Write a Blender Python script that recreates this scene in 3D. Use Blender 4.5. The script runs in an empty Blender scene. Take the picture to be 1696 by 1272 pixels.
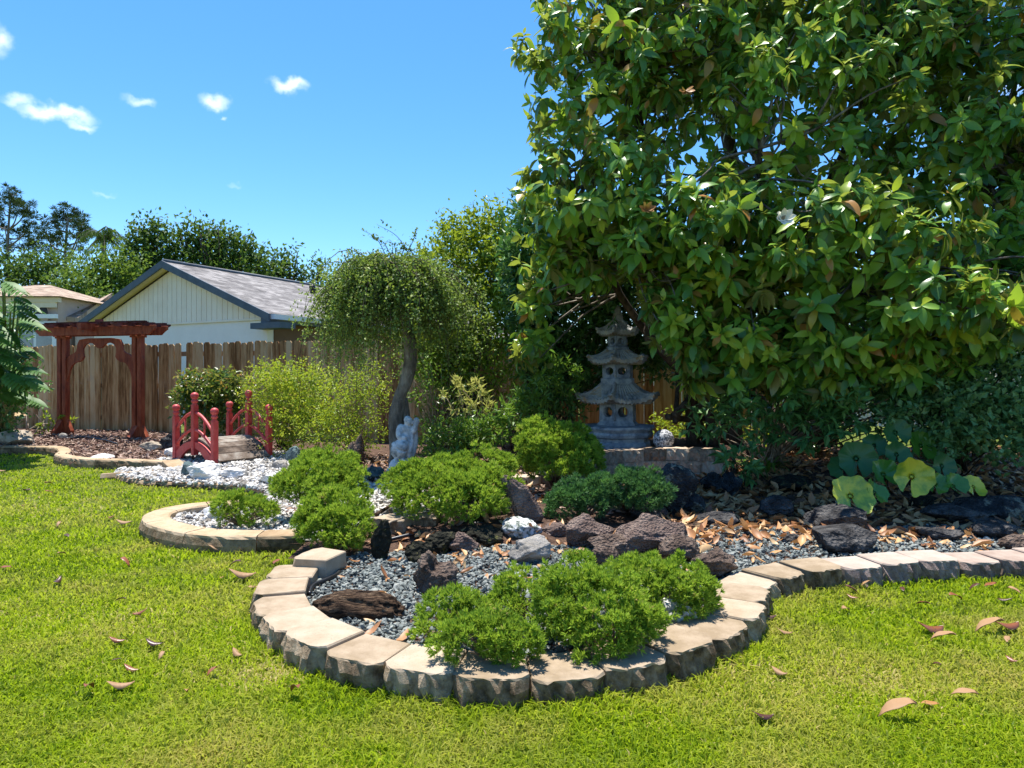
import bpy, math, random
import numpy as np
from mathutils import Vector, noise as mnoise
R = math.radians
random.seed(7); RNG = np.random.default_rng(11)
scn = bpy.context.scene
COL = scn.collection

# ---------------------------------------------------------------- camera
CAM_H = 1.2; FPX = 1696*24/36; HOR = 622.0
cam_d = bpy.data.cameras.new("Camera"); cam = bpy.data.objects.new("Camera", cam_d); COL.objects.link(cam)
cam_d.lens = 24; cam_d.sensor_width = 36; cam_d.sensor_fit = 'HORIZONTAL'
cam_d.shift_y = -(636-HOR)/1696; cam_d.clip_end = 2000; cam_d.clip_start = 0.05
cam.location = (0, 0, CAM_H); cam.rotation_euler = (R(90), 0, 0)
scn.camera = cam

# ---------------------------------------------------------------- sky, sun, exposure
SUN_EL, SUN_AZ = R(75), R(-22)            # azimuth measured from +Y (straight ahead) towards +X
SUN_STR, SKY_STR, EXPOSURE = 4.0, 0.15, 1.32
world = bpy.data.worlds.new("World"); scn.world = world; world.use_nodes = True
wn, wl = world.node_tree.nodes, world.node_tree.links
bg = wn['Background']; bg.inputs['Strength'].default_value = SKY_STR
sky = wn.new('ShaderNodeTexSky'); sky.sky_type = 'NISHITA'; sky.sun_disc = False
sky.sun_elevation = SUN_EL; sky.sun_rotation = SUN_AZ
sky.air_density = 1.0; sky.dust_density = 0.25; sky.ozone_density = 5.5
tc = wn.new('ShaderNodeTexCoord')
nz = wn.new('ShaderNodeTexNoise'); nz.inputs['Scale'].default_value = 48; nz.inputs['Detail'].default_value = 6
wl.new(tc.outputs['Generated'], nz.inputs['Vector'])
nsub = wn.new('ShaderNodeVectorMath'); nsub.operation = 'SUBTRACT'; nsub.inputs[1].default_value = (.5, .5, .5)
wl.new(nz.outputs['Color'], nsub.inputs[0])
nsc = wn.new('ShaderNodeVectorMath'); nsc.operation = 'SCALE'; nsc.inputs['Scale'].default_value = 0.03
wl.new(nsub.outputs[0], nsc.inputs[0])
nadd = wn.new('ShaderNodeVectorMath'); nadd.operation = 'ADD'
wl.new(tc.outputs['Generated'], nadd.inputs[0]); wl.new(nsc.outputs[0], nadd.inputs[1])
last = None
for (px, py, rx, rz, amt) in ((28, 167, 24, 11, .55), (75, 187, 40, 14, .85), (112, 190, 36, 13, .85), (134, 207, 22, 8, .6), (233, 168, 26, 10, .5),
                              (355, 167, 26, 13, .85), (368, 198, 8, 5, .4), (479, 138, 32, 12, .85), (0, 66, 20, 26, .8),
                              (1690, 125, 40, 28, .5), (172, 318, 20, 4, .18), (390, 308, 12, 6, .15)):
    d = Vector(((px-848)/FPX, 1, -(py-HOR)/FPX)).normalized()
    s = wn.new('ShaderNodeVectorMath'); s.operation = 'SUBTRACT'; s.inputs[1].default_value = d
    wl.new(nadd.outputs[0], s.inputs[0])
    k = wn.new('ShaderNodeVectorMath'); k.operation = 'MULTIPLY'
    k.inputs[1].default_value = (FPX/rx/.92, FPX/rx/.92, FPX/rz/.92); wl.new(s.outputs[0], k.inputs[0])
    l = wn.new('ShaderNodeVectorMath'); l.operation = 'LENGTH'; wl.new(k.outputs[0], l.inputs[0])
    m = wn.new('ShaderNodeMapRange'); m.interpolation_type = 'SMOOTHSTEP'
    m.inputs['From Min'].default_value = 1.15; m.inputs['From Max'].default_value = -.15
    m.inputs['To Min'].default_value = 0; m.inputs['To Max'].default_value = amt*.8
    wl.new(l.outputs['Value'], m.inputs['Value'])
    if last is None: last = m.outputs[0]
    else:
        x = wn.new('ShaderNodeMath'); x.operation = 'MAXIMUM'; wl.new(last, x.inputs[0]); wl.new(m.outputs[0], x.inputs[1]); last = x.outputs[0]
hs = wn.new('ShaderNodeHueSaturation'); hs.inputs['Saturation'].default_value = 1.24; hs.inputs['Value'].default_value = .65; wl.new(sky.outputs[0], hs.inputs['Color'])
cmix = wn.new('ShaderNodeMix'); cmix.data_type = 'RGBA'
wl.new(last, cmix.inputs['Factor']); wl.new(hs.outputs[0], cmix.inputs['A']); cmix.inputs['B'].default_value = (5.2, 5.3, 5.6, 1)
wl.new(cmix.outputs['Result'], bg.inputs['Color'])

sd = bpy.data.lights.new("Sun", 'SUN'); sd.energy = SUN_STR; sd.angle = R(0.53); sd.color = (1, .955, .88)
sun = bpy.data.objects.new("Sun", sd); COL.objects.link(sun)
sdir = Vector((math.sin(SUN_AZ)*math.cos(SUN_EL), math.cos(SUN_AZ)*math.cos(SUN_EL), math.sin(SUN_EL)))
sun.rotation_euler = (-sdir).to_track_quat('-Z', 'Y').to_euler(); sun.location = sdir*60
scn.view_settings.view_transform = 'Standard'; scn.view_settings.look = 'None'
scn.view_settings.exposure = EXPOSURE; scn.view_settings.gamma = 1
cy = scn.cycles
cy.max_bounces = 7; cy.diffuse_bounces = 4; cy.glossy_bounces = 3; cy.transmission_bounces = 4; cy.transparent_max_bounces = 6
cy.sample_clamp_indirect = 6; cy.use_denoising = True

# ---------------------------------------------------------------- helpers
def tag(o, label=None, cat=None, group=None, kind=None):
    if label: o['label'] = label
    if cat: o['category'] = cat
    if group: o['group'] = group
    if kind: o['kind'] = kind
    return o
def empty(name, loc, label, cat, group=None):
    o = bpy.data.objects.new(name, None); COL.objects.link(o); o.location = loc; o.empty_display_size = .1
    return tag(o, label, cat, group)
def atY(px, py, Y): return np.array([(px-848)/FPX*Y, Y, CAM_H-(py-HOR)/FPX*Y])
def atz(px, py, z=0.0): return atY(px, py, (CAM_H-z)*FPX/(py-HOR))
def nrm(a): return a/np.maximum(np.linalg.norm(a, axis=-1, keepdims=True), 1e-9)
def sstep(a, b, x):
    t = np.clip((x-a)/(b-a), 0, 1); return t*t*(3-2*t)
def inpoly(P, x, y):
    P = np.asarray(P); n = len(P); r = np.zeros(np.shape(x), bool); j = n-1
    for i in range(n):
        xi, yi = P[i]; xj, yj = P[j]
        c = ((yi > y) != (yj > y)) & (x < (xj-xi)*(y-yi)/(yj-yi+1e-12)+xi)
        r ^= c; j = i
    return r
class MB:
    """collects geometry, builds ONE mesh object"""
    def __init__(s): s.v = []; s.n = 0; s.l = []; s.c = []; s.m = []; s.r = []; s.s = []
    def add(s, V, F, mat=0, rnd=0.5, smooth=False):
        V = np.asarray(V, float).reshape(-1, 3)
        s.v.append(V); s.l.append(np.concatenate([np.asarray(f, int) for f in F])+s.n)
        s.c.append(np.array([len(f) for f in F])); k = len(F)
        s.m.append(np.full(k, mat)); s.r.append(np.full(k, rnd, float)); s.s.append(np.full(k, smooth)); s.n += len(V); return s
    def inst(s, V, F, M, T, rnd, mat=0, smooth=False):
        V = np.asarray(V, float); k = len(T); n = len(V)
        vv = np.einsum('kij,nj->kni', M, V)+np.asarray(T)[:, None]
        L = np.concatenate([np.asarray(f, int) for f in F]); C = np.array([len(f) for f in F])
        s.v.append(vv.reshape(-1, 3)); s.l.append((L[None]+(np.arange(k)*n)[:, None]+s.n).ravel())
        s.c.append(np.tile(C, k)); s.m.append(np.full(k*len(F), mat)); s.r.append(np.repeat(np.asarray(rnd, float), len(F)))
        s.s.append(np.full(k*len(F), smooth)); s.n += n*k; return s
    def box(s, c, size, ax=None, **kw):
        h = np.array(size)/2; V = np.array([[x, y, z] for x in (-1, 1) for y in (-1, 1) for z in (-1, 1)])*h
        if ax is not None: V = V@np.asarray(ax)          # rows of ax = local axes
        return s.add(V+np.array(c), [(0, 1, 3, 2), (4, 6, 7, 5), (0, 4, 5, 1), (2, 3, 7, 6), (0, 2, 6, 4), (1, 5, 7, 3)], **kw)
    def tube(s, P, rad, sides=6, cap=True, **kw):
        P = np.asarray(P, float); n = len(P); rad = np.broadcast_to(rad, (n,))
        T = nrm(np.gradient(P, axis=0)); up = np.array([0, 0, 1.]) if abs(T[0][2]) < .9 else np.array([1., 0, 0])
        V = []
        for i in range(n):
            a = nrm(np.cross(T[i], up)); b = np.cross(a, T[i])
            if i and np.dot(a, pa) < 0: a, b = -a, -b
            pa = a
            for k in range(sides):
                t = 2*math.pi*k/sides; V.append(P[i]+rad[i]*(a*math.cos(t)+b*math.sin(t)))
        F = [(i*sides+k, i*sides+(k+1) % sides, (i+1)*sides+(k+1) % sides, (i+1)*sides+k) for i in range(n-1) for k in range(sides)]
        if cap: F += [tuple(range(sides))[::-1], tuple((n-1)*sides+k for k in range(sides))]
        kw.setdefault('smooth', True)
        return s.add(V, F, **kw)
    def prism(s, poly, z0, z1, f=None, **kw):
        """poly in 2-D extruded from z0 to z1; f maps (u,v,w)->xyz"""
        n = len(poly); V = [(u, v, z) for z in (z0, z1) for (u, v) in poly]
        if f: V = [f(*p) for p in V]
        F = [tuple(range(n))[::-1], tuple(range(n, 2*n))]+[(i, (i+1) % n, n+(i+1) % n, n+i) for i in range(n)]
        return s.add(V, F, **kw)
    def lathe(s, prof, c, sides=16, **kw):
        V = [(c[0]+r*math.cos(2*math.pi*k/sides), c[1]+r*math.sin(2*math.pi*k/sides), c[2]+z) for (r, z) in prof for k in range(sides)]
        n = len(prof)
        F = [(i*sides+k, i*sides+(k+1) % sides, (i+1)*sides+(k+1) % sides, (i+1)*sides+k) for i in range(n-1) for k in range(sides)]
        F += [tuple(range(sides))[::-1], tuple((n-1)*sides+k for k in range(sides))]
        return s.add(V, F, **kw)
    def build(s, name, mats, parent=None, org=None, bevel=0):
        if org is None: org = parent.location if parent is not None else (0, 0, 0)
        org = np.array(org, float)
        me = bpy.data.meshes.new(name)
        v = np.concatenate(s.v)-org; l = np.concatenate(s.l); c = np.concatenate(s.c)
        me.vertices.add(len(v)); me.vertices.foreach_set('co', v.ravel().astype(np.float32))
        me.loops.add(len(l)); me.loops.foreach_set('vertex_index', l.astype(np.int32))
        me.polygons.add(len(c)); me.polygons.foreach_set('loop_start', (np.cumsum(c)-c).astype(np.int32))
        me.polygons.foreach_set('material_index', np.concatenate(s.m).astype(np.int32))
        me.update(calc_edges=True)
        me.polygons.foreach_set('use_smooth', np.concatenate(s.s).astype(bool))
        a = me.attributes.new('rnd', 'FLOAT', 'FACE'); a.data.foreach_set('value', np.concatenate(s.r).astype(np.float32))
        for m in (mats if isinstance(mats, (list, tuple)) else [mats]): me.materials.append(m)
        o = bpy.data.objects.new(name, me); COL.objects.link(o)
        if parent is not None: o.parent = parent
        else: o.location = org
        if bevel:
            b = o.modifiers.new('b', 'BEVEL'); b.width = bevel; b.segments = 2; b.limit_method = 'ANGLE'; b.angle_limit = R(40)
        return o
def frames(d, nhint):
    """matrices whose columns are side, direction, normal"""
    d = nrm(d); n = nrm(nhint-(nhint*d).sum(-1, keepdims=True)*d); x = np.cross(d, n)
    return np.stack([x, d, n], -1)
def rand_dirs(n, rng=RNG): return nrm(rng.normal(size=(n, 3)))
def catmull(P, n):
    P = np.asarray(P, float); Q = np.vstack([2*P[0]-P[1], P, 2*P[-1]-P[-2]]); out = []
    for i in range(len(P)-1):
        a, b, c, d = Q[i:i+4]
        for t in np.linspace(0, 1, n, endpoint=False):
            out.append(.5*((2*b)+(-a+c)*t+(2*a-5*b+4*c-d)*t*t+(-a+3*b-3*c+d)*t**3))
    out.append(P[-1]); return np.array(out)
def resample(P, step=None, n=None):
    P = np.asarray(P, float); L = np.r_[0, np.cumsum(np.linalg.norm(np.diff(P, axis=0), axis=1))]
    t = np.arange(0, L[-1]+1e-6, step) if step else np.linspace(0, L[-1], n)
    return np.stack([np.interp(t, L, P[:, k]) for k in range(P.shape[1])], 1)

# ---------------------------------------------------------------- materials
def nodes(name):
    m = bpy.data.materials.new(name); m.use_nodes = True; t = m.node_tree; return m, t.nodes, t.links, t.nodes['Principled BSDF']
def ramp(N, cols, pos=None, interp='LINEAR'):
    r = N.new('ShaderNodeValToRGB'); e = r.color_ramp.elements; r.color_ramp.interpolation = interp
    pos = pos or [i/(len(cols)-1) for i in range(len(cols))]
    while len(e) < len(cols): e.new(.5)
    for i, c in enumerate(cols): e[i].position = pos[i]; e[i].color = (*c, 1)
    return r
def solid(name, cols, scale=8, rough=.8, bump=.3, bscale=60, pos=None, stretch=(1, 1, 1), detail=8, spot=None, spec=.3, rnd=0.0, bdist=.01, coat=0, rndcol=None, vor=0):
    m, N, L, B = nodes(name)
    co = N.new('ShaderNodeTexCoord'); mp = N.new('ShaderNodeMapping'); mp.inputs['Scale'].default_value = stretch
    L.new(co.outputs['Object'], mp.inputs['Vector'])
    n1 = N.new('ShaderNodeTexNoise'); n1.inputs['Scale'].default_value = scale; n1.inputs['Detail'].default_value = detail; n1.inputs['Roughness'].default_value = .65
    L.new(mp.outputs[0], n1.inputs['Vector'])
    fac = n1.outputs['Fac']
    if rnd:
        a = N.new('ShaderNodeAttribute'); a.attribute_name = 'rnd'
        q = N.new('ShaderNodeMath'); q.operation = 'MULTIPLY_ADD'; q.inputs[1].default_value = rnd; L.new(a.outputs['Fac'], q.inputs[0])
        q2 = N.new('ShaderNodeMath'); q2.operation = 'SUBTRACT'; q2.inputs[1].default_value = rnd/2; L.new(fac, q2.inputs[0]); L.new(q2.outputs[0], q.inputs[2]); fac = q.outputs[0]
    pos = pos or [.32+.36*i/(len(cols)-1) for i in range(len(cols))]
    r = ramp(N, cols, pos); L.new(fac, r.inputs['Fac']); col = r.outputs['Color']
    if spot:
        for (sc_, th, c, w) in spot:
            n2 = N.new('ShaderNodeTexNoise'); n2.inputs['Scale'].default_value = sc_; n2.inputs['Detail'].default_value = 7; n2.inputs['Roughness'].default_value = .7
            L.new(co.outputs['Object'], n2.inputs['Vector'])
            mr = N.new('ShaderNodeMapRange'); mr.inputs['From Min'].default_value = th; mr.inputs['From Max'].default_value = th+w
            L.new(n2.outputs['Fac'], mr.inputs['Value'])
            mx = N.new('ShaderNodeMix'); mx.data_type = 'RGBA'; L.new(mr.outputs[0], mx.inputs['Factor']); L.new(col, mx.inputs['A']); mx.inputs['B'].default_value = (*c, 1); col = mx.outputs['Result']
    L.new(col, B.inputs['Base Color']); B.inputs['Roughness'].default_value = rough; B.inputs['Specular IOR Level'].default_value = spec
    if coat: B.inputs['Coat Weight'].default_value = coat; B.inputs['Coat Roughness'].default_value = .25
    if bump:
        nb = N.new('ShaderNodeTexNoise'); nb.inputs['Scale'].default_value = bscale; nb.inputs['Detail'].default_value = 8; nb.inputs['Roughness'].default_value = .7
        L.new(mp.outputs[0], nb.inputs['Vector'])
        h = nb.outputs['Fac']
        if vor:
            vo = N.new('ShaderNodeTexVoronoi'); vo.inputs['Scale'].default_value = vor; L.new(mp.outputs[0], vo.inputs['Vector'])
            ad = N.new('ShaderNodeMath'); ad.operation = 'ADD'; L.new(h, ad.inputs[0]); L.new(vo.outputs['Distance'], ad.inputs[1]); h = ad.outputs[0]
        bp = N.new('ShaderNodeBump'); bp.inputs['Strength'].default_value = bump; bp.inputs['Distance'].default_value = bdist
        L.new(h, bp.inputs['Height']); L.new(bp.outputs[0], B.inputs['Normal'])
    return m
def leafmat(name, cols, pos=None, rough=.45, trans=.35, tcol=(.35, .5, .06), spec=.5, back=None, patch=None, bump=0):
    m, N, L, B = nodes(name)
    a = N.new('ShaderNodeAttribute'); a.attribute_name = 'rnd'
    r = ramp(N, cols, pos); L.new(a.outputs['Fac'], r.inputs['Fac']); col = r.outputs['Color']
    if patch:       # larger natural colour patches (dry turf and the like)
        g = N.new('ShaderNodeNewGeometry'); n = N.new('ShaderNodeTexNoise'); n.inputs['Scale'].default_value = patch[0]; n.inputs['Detail'].default_value = 4
        L.new(g.outputs['Position'], n.inputs['Vector'])
        mr = N.new('ShaderNodeMapRange'); mr.inputs['From Min'].default_value = patch[2]; mr.inputs['From Max'].default_value = patch[3]; mr.inputs['To Max'].default_value = patch[4]; L.new(n.outputs['Fac'], mr.inputs['Value'])
        mx = N.new('ShaderNodeMix'); mx.data_type = 'RGBA'; L.new(mr.outputs[0], mx.inputs['Factor']); L.new(col, mx.inputs['A']); mx.inputs['B'].default_value = (*patch[1], 1); col = mx.outputs['Result']
    if back:
        g2 = N.new('ShaderNodeNewGeometry'); mx = N.new('ShaderNodeMix'); mx.data_type = 'RGBA'
        L.new(g2.outputs['Backfacing'], mx.inputs['Factor']); L.new(col, mx.inputs['A']); mx.inputs['B'].default_value = (*back, 1); col = mx.outputs['Result']
    L.new(col, B.inputs['Base Color']); B.inputs['Roughness'].default_value = rough; B.inputs['Specular IOR Level'].default_value = spec
    t = N.new('ShaderNodeBsdfTranslucent')
    tm = N.new('ShaderNodeMix'); tm.data_type = 'RGBA'; tm.inputs['Factor'].default_value = .45
    L.new(col, tm.inputs['A']); tm.inputs['B'].default_value = (*tcol, 1); L.new(tm.outputs['Result'], t.inputs['Color'])
    ms = N.new('ShaderNodeMixShader'); ms.inputs['Fac'].default_value = trans
    L.new(B.outputs[0], ms.inputs[1]); L.new(t.outputs[0], ms.inputs[2])
    L.new(ms.outputs[0], N['Material Output'].inputs['Surface'])
    return m
# ================================================================ ground, beds, edging
FRONT = np.array([(-1.215,3.79),(-1.195,3.55),(-1.12,3.31),(-.97,3.06),(-.77,2.84),(-.53,2.69),(-.28,2.6),(-.03,2.55),(.22,2.585),(.45,2.67),(.65,2.79),
                  (.83,2.93),(.98,3.1),(1.09,3.27),(1.17,3.47),(1.27,3.65),(1.43,3.78),(1.66,3.88),(1.89,3.94),(2.12,4.0),(2.37,4.06),(2.64,4.1),(2.9,4.12),(3.16,4.16),(3.45,4.2),(3.75,4.22)])
RINGO = np.array([(-1.42,4.63),(-1.71,4.59),(-1.97,4.6),(-2.24,4.68),(-2.5,4.84),(-2.72,5.04),(-2.86,5.28),(-2.88,5.52),(-2.78,5.74),(-2.55,5.9),(-2.3,5.95)])
BACKC = np.array([(-2.39,6.6),(-2.68,6.95),(-3.0,7.13),(-3.33,7.24),(-3.75,7.33),(-4.23,7.56),(-4.62,7.95),(-4.8,8.3)])
LEFTC = np.array([(-4.35,8.55),(-4.7,8.66),(-5.1,8.73),(-5.6,8.86),(-6.0,9.1),(-6.3,9.4),(-6.55,9.85),(-6.95,10.3),(-7.5,10.42),(-8.2,10.45),(-9.2,10.5)])
WALLP = np.array([(.72,6.98),(.92,7.2),(1.12,7.36),(1.42,7.52),(1.73,7.62),(2.02,7.58),(2.22,7.48),(2.36,7.3)])
BED = np.vstack([FRONT, [(9, 4.4), (9, 9.2), (3.2, 10), (1.5, 10.6), (-4.07, 12.3), (-13, 15.2), (-14, 11)], LEFTC[::-1], [(-4.75, 8.45)], BACKC[::-1], [(-2.3, 6.3)], RINGO[::-1], [(-1.35, 4.2)]])
TERR = np.vstack([WALLP, [(3.2, 8.6), (2.4, 9.4), (.3, 9.2), (.2, 7.3)]])
def bed_h(x, y):
    x = np.asarray(x, float); y = np.asarray(y, float)
    h = .055+.2*sstep(4.9, 7.8, y)*sstep(1.9, 3.1, x)*(1-.6*sstep(8.6, 10.5, y))
    h = h+.09*sstep(4.55, 4.95, y)*sstep(-1.45, -1.1, x)*(1-sstep(.1, .7, x))*(1-sstep(8, 9.5, y))
    h = h+.05*sstep(-5.5, -7.5, x)*sstep(9.5, 11.5, y)
    t = inpoly(TERR, x, y)
    h = np.where(t, .345, h)
    return h+.012*np.sin(3.1*x+1.3*y)*np.cos(2.3*y-x)
def on_bed(px, py):
    z = .06
    for _ in range(6):
        p = atz(px, py, z); z = float(bed_h(p[0], p[1]))
    return atz(px, py, z)

M_lawnsoil = solid('lawn_soil', [(.03,.035,.012), (.07,.095,.018), (.12,.15,.03), (.16,.14,.05)], scale=3, rough=1, bump=.8, bscale=90, bdist=.02, spec=.05)
M_mulch = solid('mulch_soil', [(.05,.033,.025), (.12,.075,.055), (.2,.13,.09)], scale=14, rough=1, bump=1, bscale=70, bdist=.03, spec=.05)
def sheet(name, x0, x1, y0, y1, step, mat, zf, keep=None, kind='structure'):
    xs = np.arange(x0, x1+step/2, step); ys = np.arange(y0, y1+step/2, step); X, Y = np.meshgrid(xs, ys)
    nx, ny = len(xs), len(ys); V = np.stack([X, Y, zf(X, Y)], -1).reshape(-1, 3)
    i, j = np.meshgrid(np.arange(nx-1), np.arange(ny-1)); a = (j*nx+i).ravel()
    F = np.stack([a, a+1, a+nx+1, a+nx], 1)
    if keep is not None:
        c = V[F].mean(1); F = F[keep(c[:, 0], c[:, 1])]
    b = MB(); b.add(V, F, smooth=True); o = b.build(name, mat); return tag(o, kind=kind)
sheet('lawn', -400, 400, -60, 740, 20, M_lawnsoil, lambda X, Y: 0*X-.004)
sheet('garden_bed', -14, 9, 2.3, 15.4, .07, M_mulch, lambda X, Y: bed_h(X, Y), keep=lambda x, y: inpoly(BED, x, y))

# ---- concrete edging blocks
M_block = solid('tan_concrete', [(.24,.18,.115), (.34,.265,.185), (.41,.335,.25)], scale=5, rough=.95, bump=.5, bscale=140, rnd=.25, spec=.15, bdist=.004,
                spot=[(7, .58, (.24,.19,.14), .2), (130, .58, (.2,.15,.11), .1), (24, .68, (.16,.12,.08), .06)])
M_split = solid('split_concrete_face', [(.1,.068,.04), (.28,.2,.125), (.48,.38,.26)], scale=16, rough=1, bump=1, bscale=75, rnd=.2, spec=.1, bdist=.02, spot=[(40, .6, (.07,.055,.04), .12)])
M_pink = solid('pinkish_concrete', [(.27,.2,.16), (.35,.28,.23), (.42,.35,.29)], scale=5, rough=.95, bump=.5, bscale=140, rnd=.25, spec=.15, bdist=.004, spot=[(160, .6, (.25,.2,.17), .08)])
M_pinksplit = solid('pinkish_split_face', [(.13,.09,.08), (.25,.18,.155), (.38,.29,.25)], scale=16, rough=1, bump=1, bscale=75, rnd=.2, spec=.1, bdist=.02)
def block_mesh(mb, c, ang, w, dep, z0, z1, seed, taper=.78, chamf=.16):
    """split-faced landscape block; ang = direction its front faces (outwards)"""
    rs = np.random.default_rng(seed); f = np.array([math.cos(ang), math.sin(ang)]); s = np.array([-f[1], f[0]])
    top = []
    nb = 13
    for k in range(nb):                              # rough front edge, chamfered corners
        u = -w/2+w*k/(nb-1); e = abs(2*u/w); v = dep/2-(max(0, e-(1-chamf*1.6))/(chamf*1.6))**1.3*dep*chamf*.9
        top.append((u, v))
    wb = w*taper/2; top += [(wb, -dep/2), (-wb, -dep/2)]
    n = len(top); zs = [z0, z0+(z1-z0)*.35, z0+(z1-z0)*.7, z1-.006, z1]; V = []
    for li, z in enumerate(zs):
        for k, (u, v) in enumerate(top):
            j = ((.010 if li < 3 else .004) if k < nb else .0015)*(0 if li == 4 else 1)
            ins = .004 if li == 4 else 0
            uu = u*(1-ins/w*2)+rs.normal()*j*.4; vv = v+(rs.normal()*j+(.006*math.sin(li*1.3) if k < nb else 0))*(1 if li < 4 else .4)-(ins if k < nb else -ins)
            p = np.array(c)+f*vv+s*uu; V.append((p[0], p[1], z+(rs.normal()*.002 if li >= 3 and k < nb else 0)))
    m = len(zs); F, FM = [], []
    side, tops = [], []
    for i in range(m-1):
        for k in range(n):
            q = (i*n+k, (i+1)*n+k, (i+1)*n+(k+1) % n, i*n+(k+1) % n)
            (side if k < nb-1 and i < m-2 else tops).append(q[::-1] if True else q)
    tops.append(tuple((m-1)*n+k for k in range(n))[::-1])
    V = np.array(V); r = rs.random()
    # orient faces outwards (s is 90 deg left of f, outline runs clockwise or not): fix by recalculating below
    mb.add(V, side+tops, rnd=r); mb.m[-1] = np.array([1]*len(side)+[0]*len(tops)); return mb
def ordn(k): return ['first','second','third','fourth','fifth','sixth','seventh','eighth','ninth','tenth','eleventh','twelfth','thirteenth','fourteenth','fifteenth','sixteenth','seventeenth','eighteenth','nineteenth','twentieth','twenty-first','twenty-second','twenty-third','twenty-fourth','twenty-fifth','twenty-sixth','twenty-seventh','twenty-eighth','twenty-ninth','thirtieth'][k]
fp = resample(catmull(FRONT, 8), step=.264)
tg = nrm(np.gradient(fp, axis=0))
nrm_o = np.stack([tg[:, 1], -tg[:, 0]], 1); so = np.linalg.norm(np.gradient(fp+nrm_o*.12, axis=0), axis=1); si = np.linalg.norm(np.gradient(fp-nrm_o*.12, axis=0), axis=1)
for k in range(len(fp)):
    c = fp[k]; ang = math.atan2(-tg[k][0], tg[k][1])          # outward = right-hand side of the path
    pink = c[0] > 1.95
    z1 = .116+.008*math.sin(k*2.1)
    mb = MB(); block_mesh(mb, c, ang, so[k]*.968, .25, -.03, z1+.006*math.sin(k*5.3), 100+k, taper=si[k]/so[k], chamf=.2)
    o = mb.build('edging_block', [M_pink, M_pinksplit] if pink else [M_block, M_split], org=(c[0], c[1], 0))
    lab = (('pinkish-grey' if pink else 'pale tan')+' front edging block, %s counting from the left juniper end' % ordn(k))
    tag(o, lab, 'edging block', 'split-faced blocks edging the front gravel bed')
# extra dark shaded block behind the first one
mb = MB(); block_mesh(mb, (-1.12, 3.98), math.pi*.9, .27, .22, -.03, .16, 77)
tag(mb.build('edging_block', [M_block, M_split], org=(-1.12, 3.98, 0)), 'taller shaded block under the juniper at the left end of the front edging', 'edging block', 'split-faced blocks edging the front gravel bed')
# row of blocks holding up the white gravel behind
for k, (px, py, a) in enumerate([(648, 892, -115), (700, 886, -105), (752, 876, -100), (803, 868, -95), (852, 862, -90)]):
    p = atz(px, py, .06)
    mb = MB(); block_mesh(mb, (p[0], p[1]+.1), R(a), .25, .2, .0, .19-.006*k, 140+k, chamf=.12)
    tag(mb.build('edging_block', [M_block, M_split], org=(p[0], p[1]+.1, 0)), 'rough brown block under the middle juniper, %s from the left in its short row' % ordn(k), 'edging block', 'brown blocks under the middle juniper')
# round curb of the white-gravel ring, and low curbs beyond
def curb(path, w, z0, z1, cuts, name, labels, group, mats, org_out=-1, rough=.003):
    P = resample(catmull(path, 8), step=.05); T = nrm(np.gradient(P, axis=0)); Nn = np.stack([T[:, 1], -T[:, 0]], 1)*org_out
    idx = [int(round(c*(len(P)-1))) for c in cuts]
    rs = np.random.default_rng(5)
    for q in range(len(idx)-1):
        ii = np.arange(idx[q], idx[q+1]+1); ends = (ii[0], ii[-1]); V = []
        prof = [(0, z0), (.012, (z0+z1)/2), (0, z1-.022), (-.008, z1-.006), (-.024, z1), (-w+.014, z1), (-w, z1-.012), (-w, z0)]
        for i in ii:
            g = T[i]*(.004 if i == ends[0] else -.004 if i == ends[1] else 0)
            for j, (o_, z) in enumerate(prof):
                xy = P[i]+g+Nn[i]*(o_+rs.normal()*(rough if j < 4 else rough*.3)); V.append((xy[0], xy[1], z+rs.normal()*rough*.3))
        n = len(prof); F = []; mi = []
        for i in range(len(ii)-1):
            for j in range(n-1):
                F.append((i*n+j, i*n+j+1, (i+1)*n+j+1, (i+1)*n+j)); mi.append(1 if j < 2 else 0)
        F += [tuple(range(n)), tuple((len(ii)-1)*n+j for j in range(n))[::-1]]; mi += [0, 0]
        mb = MB(); mb.add(V, F, rnd=rs.random()); mb.m[-1] = np.array(mi); c = P[ii].mean(0)
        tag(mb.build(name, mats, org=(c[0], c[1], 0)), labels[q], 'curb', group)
M_curb = solid('curb_concrete', [(.27,.185,.105), (.37,.27,.165), (.45,.345,.23)], scale=6, rough=.95, bump=.5, bscale=120, rnd=.2, spec=.15, bdist=.004, spot=[(6, .57, (.22,.16,.1), .2), (120, .58, (.2,.14,.09), .1)])
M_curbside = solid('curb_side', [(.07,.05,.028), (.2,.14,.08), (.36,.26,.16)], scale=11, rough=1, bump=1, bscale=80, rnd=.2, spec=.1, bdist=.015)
curb(RINGO, .2, -.02, .12, [0, .11, .32, .52, .72, .88, 1], 'curb_stone',
     ['curved tan curb stone of the round white-gravel bed, touching the juniper', 'curved tan curb stone at the front of the round bed, second from juniper',
      'curved tan curb stone at the front left of the round bed', 'curved tan curb stone at the leftmost bend of the round bed',
      'curved tan curb stone at the back left of the round white-gravel bed', 'curved tan curb stone at the back of the round bed, beside white rock'],
     'curved curb stones round the white gravel', [M_curb, M_curbside])
curb(BACKC, .13, -.02, .055, [0, .16, .36, .56, .78, 1], 'curb_stone', ['low sunken tan curb between lawn and white gravel, %s from the small ring juniper' % ordn(k) for k in range(5)],
     'low sunken curbs beside the bridge', [M_curb, M_curbside])
curb(LEFTC, .16, -.02, .12, [0, .06, .13, .19, .27, .36, .46, .56, .66, .76, .88, 1], 'curb_stone', ['ochre curb stone edging the mulch bed, %s from the bridge end' % ordn(k) for k in range(11)],
     'ochre curb stones edging the mulch bed', [M_curb, M_curbside], org_out=-1)
mb = MB(); P2 = [(-4.15, 8.12), (-4.35, 7.95), (-4.62, 7.9)]
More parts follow.
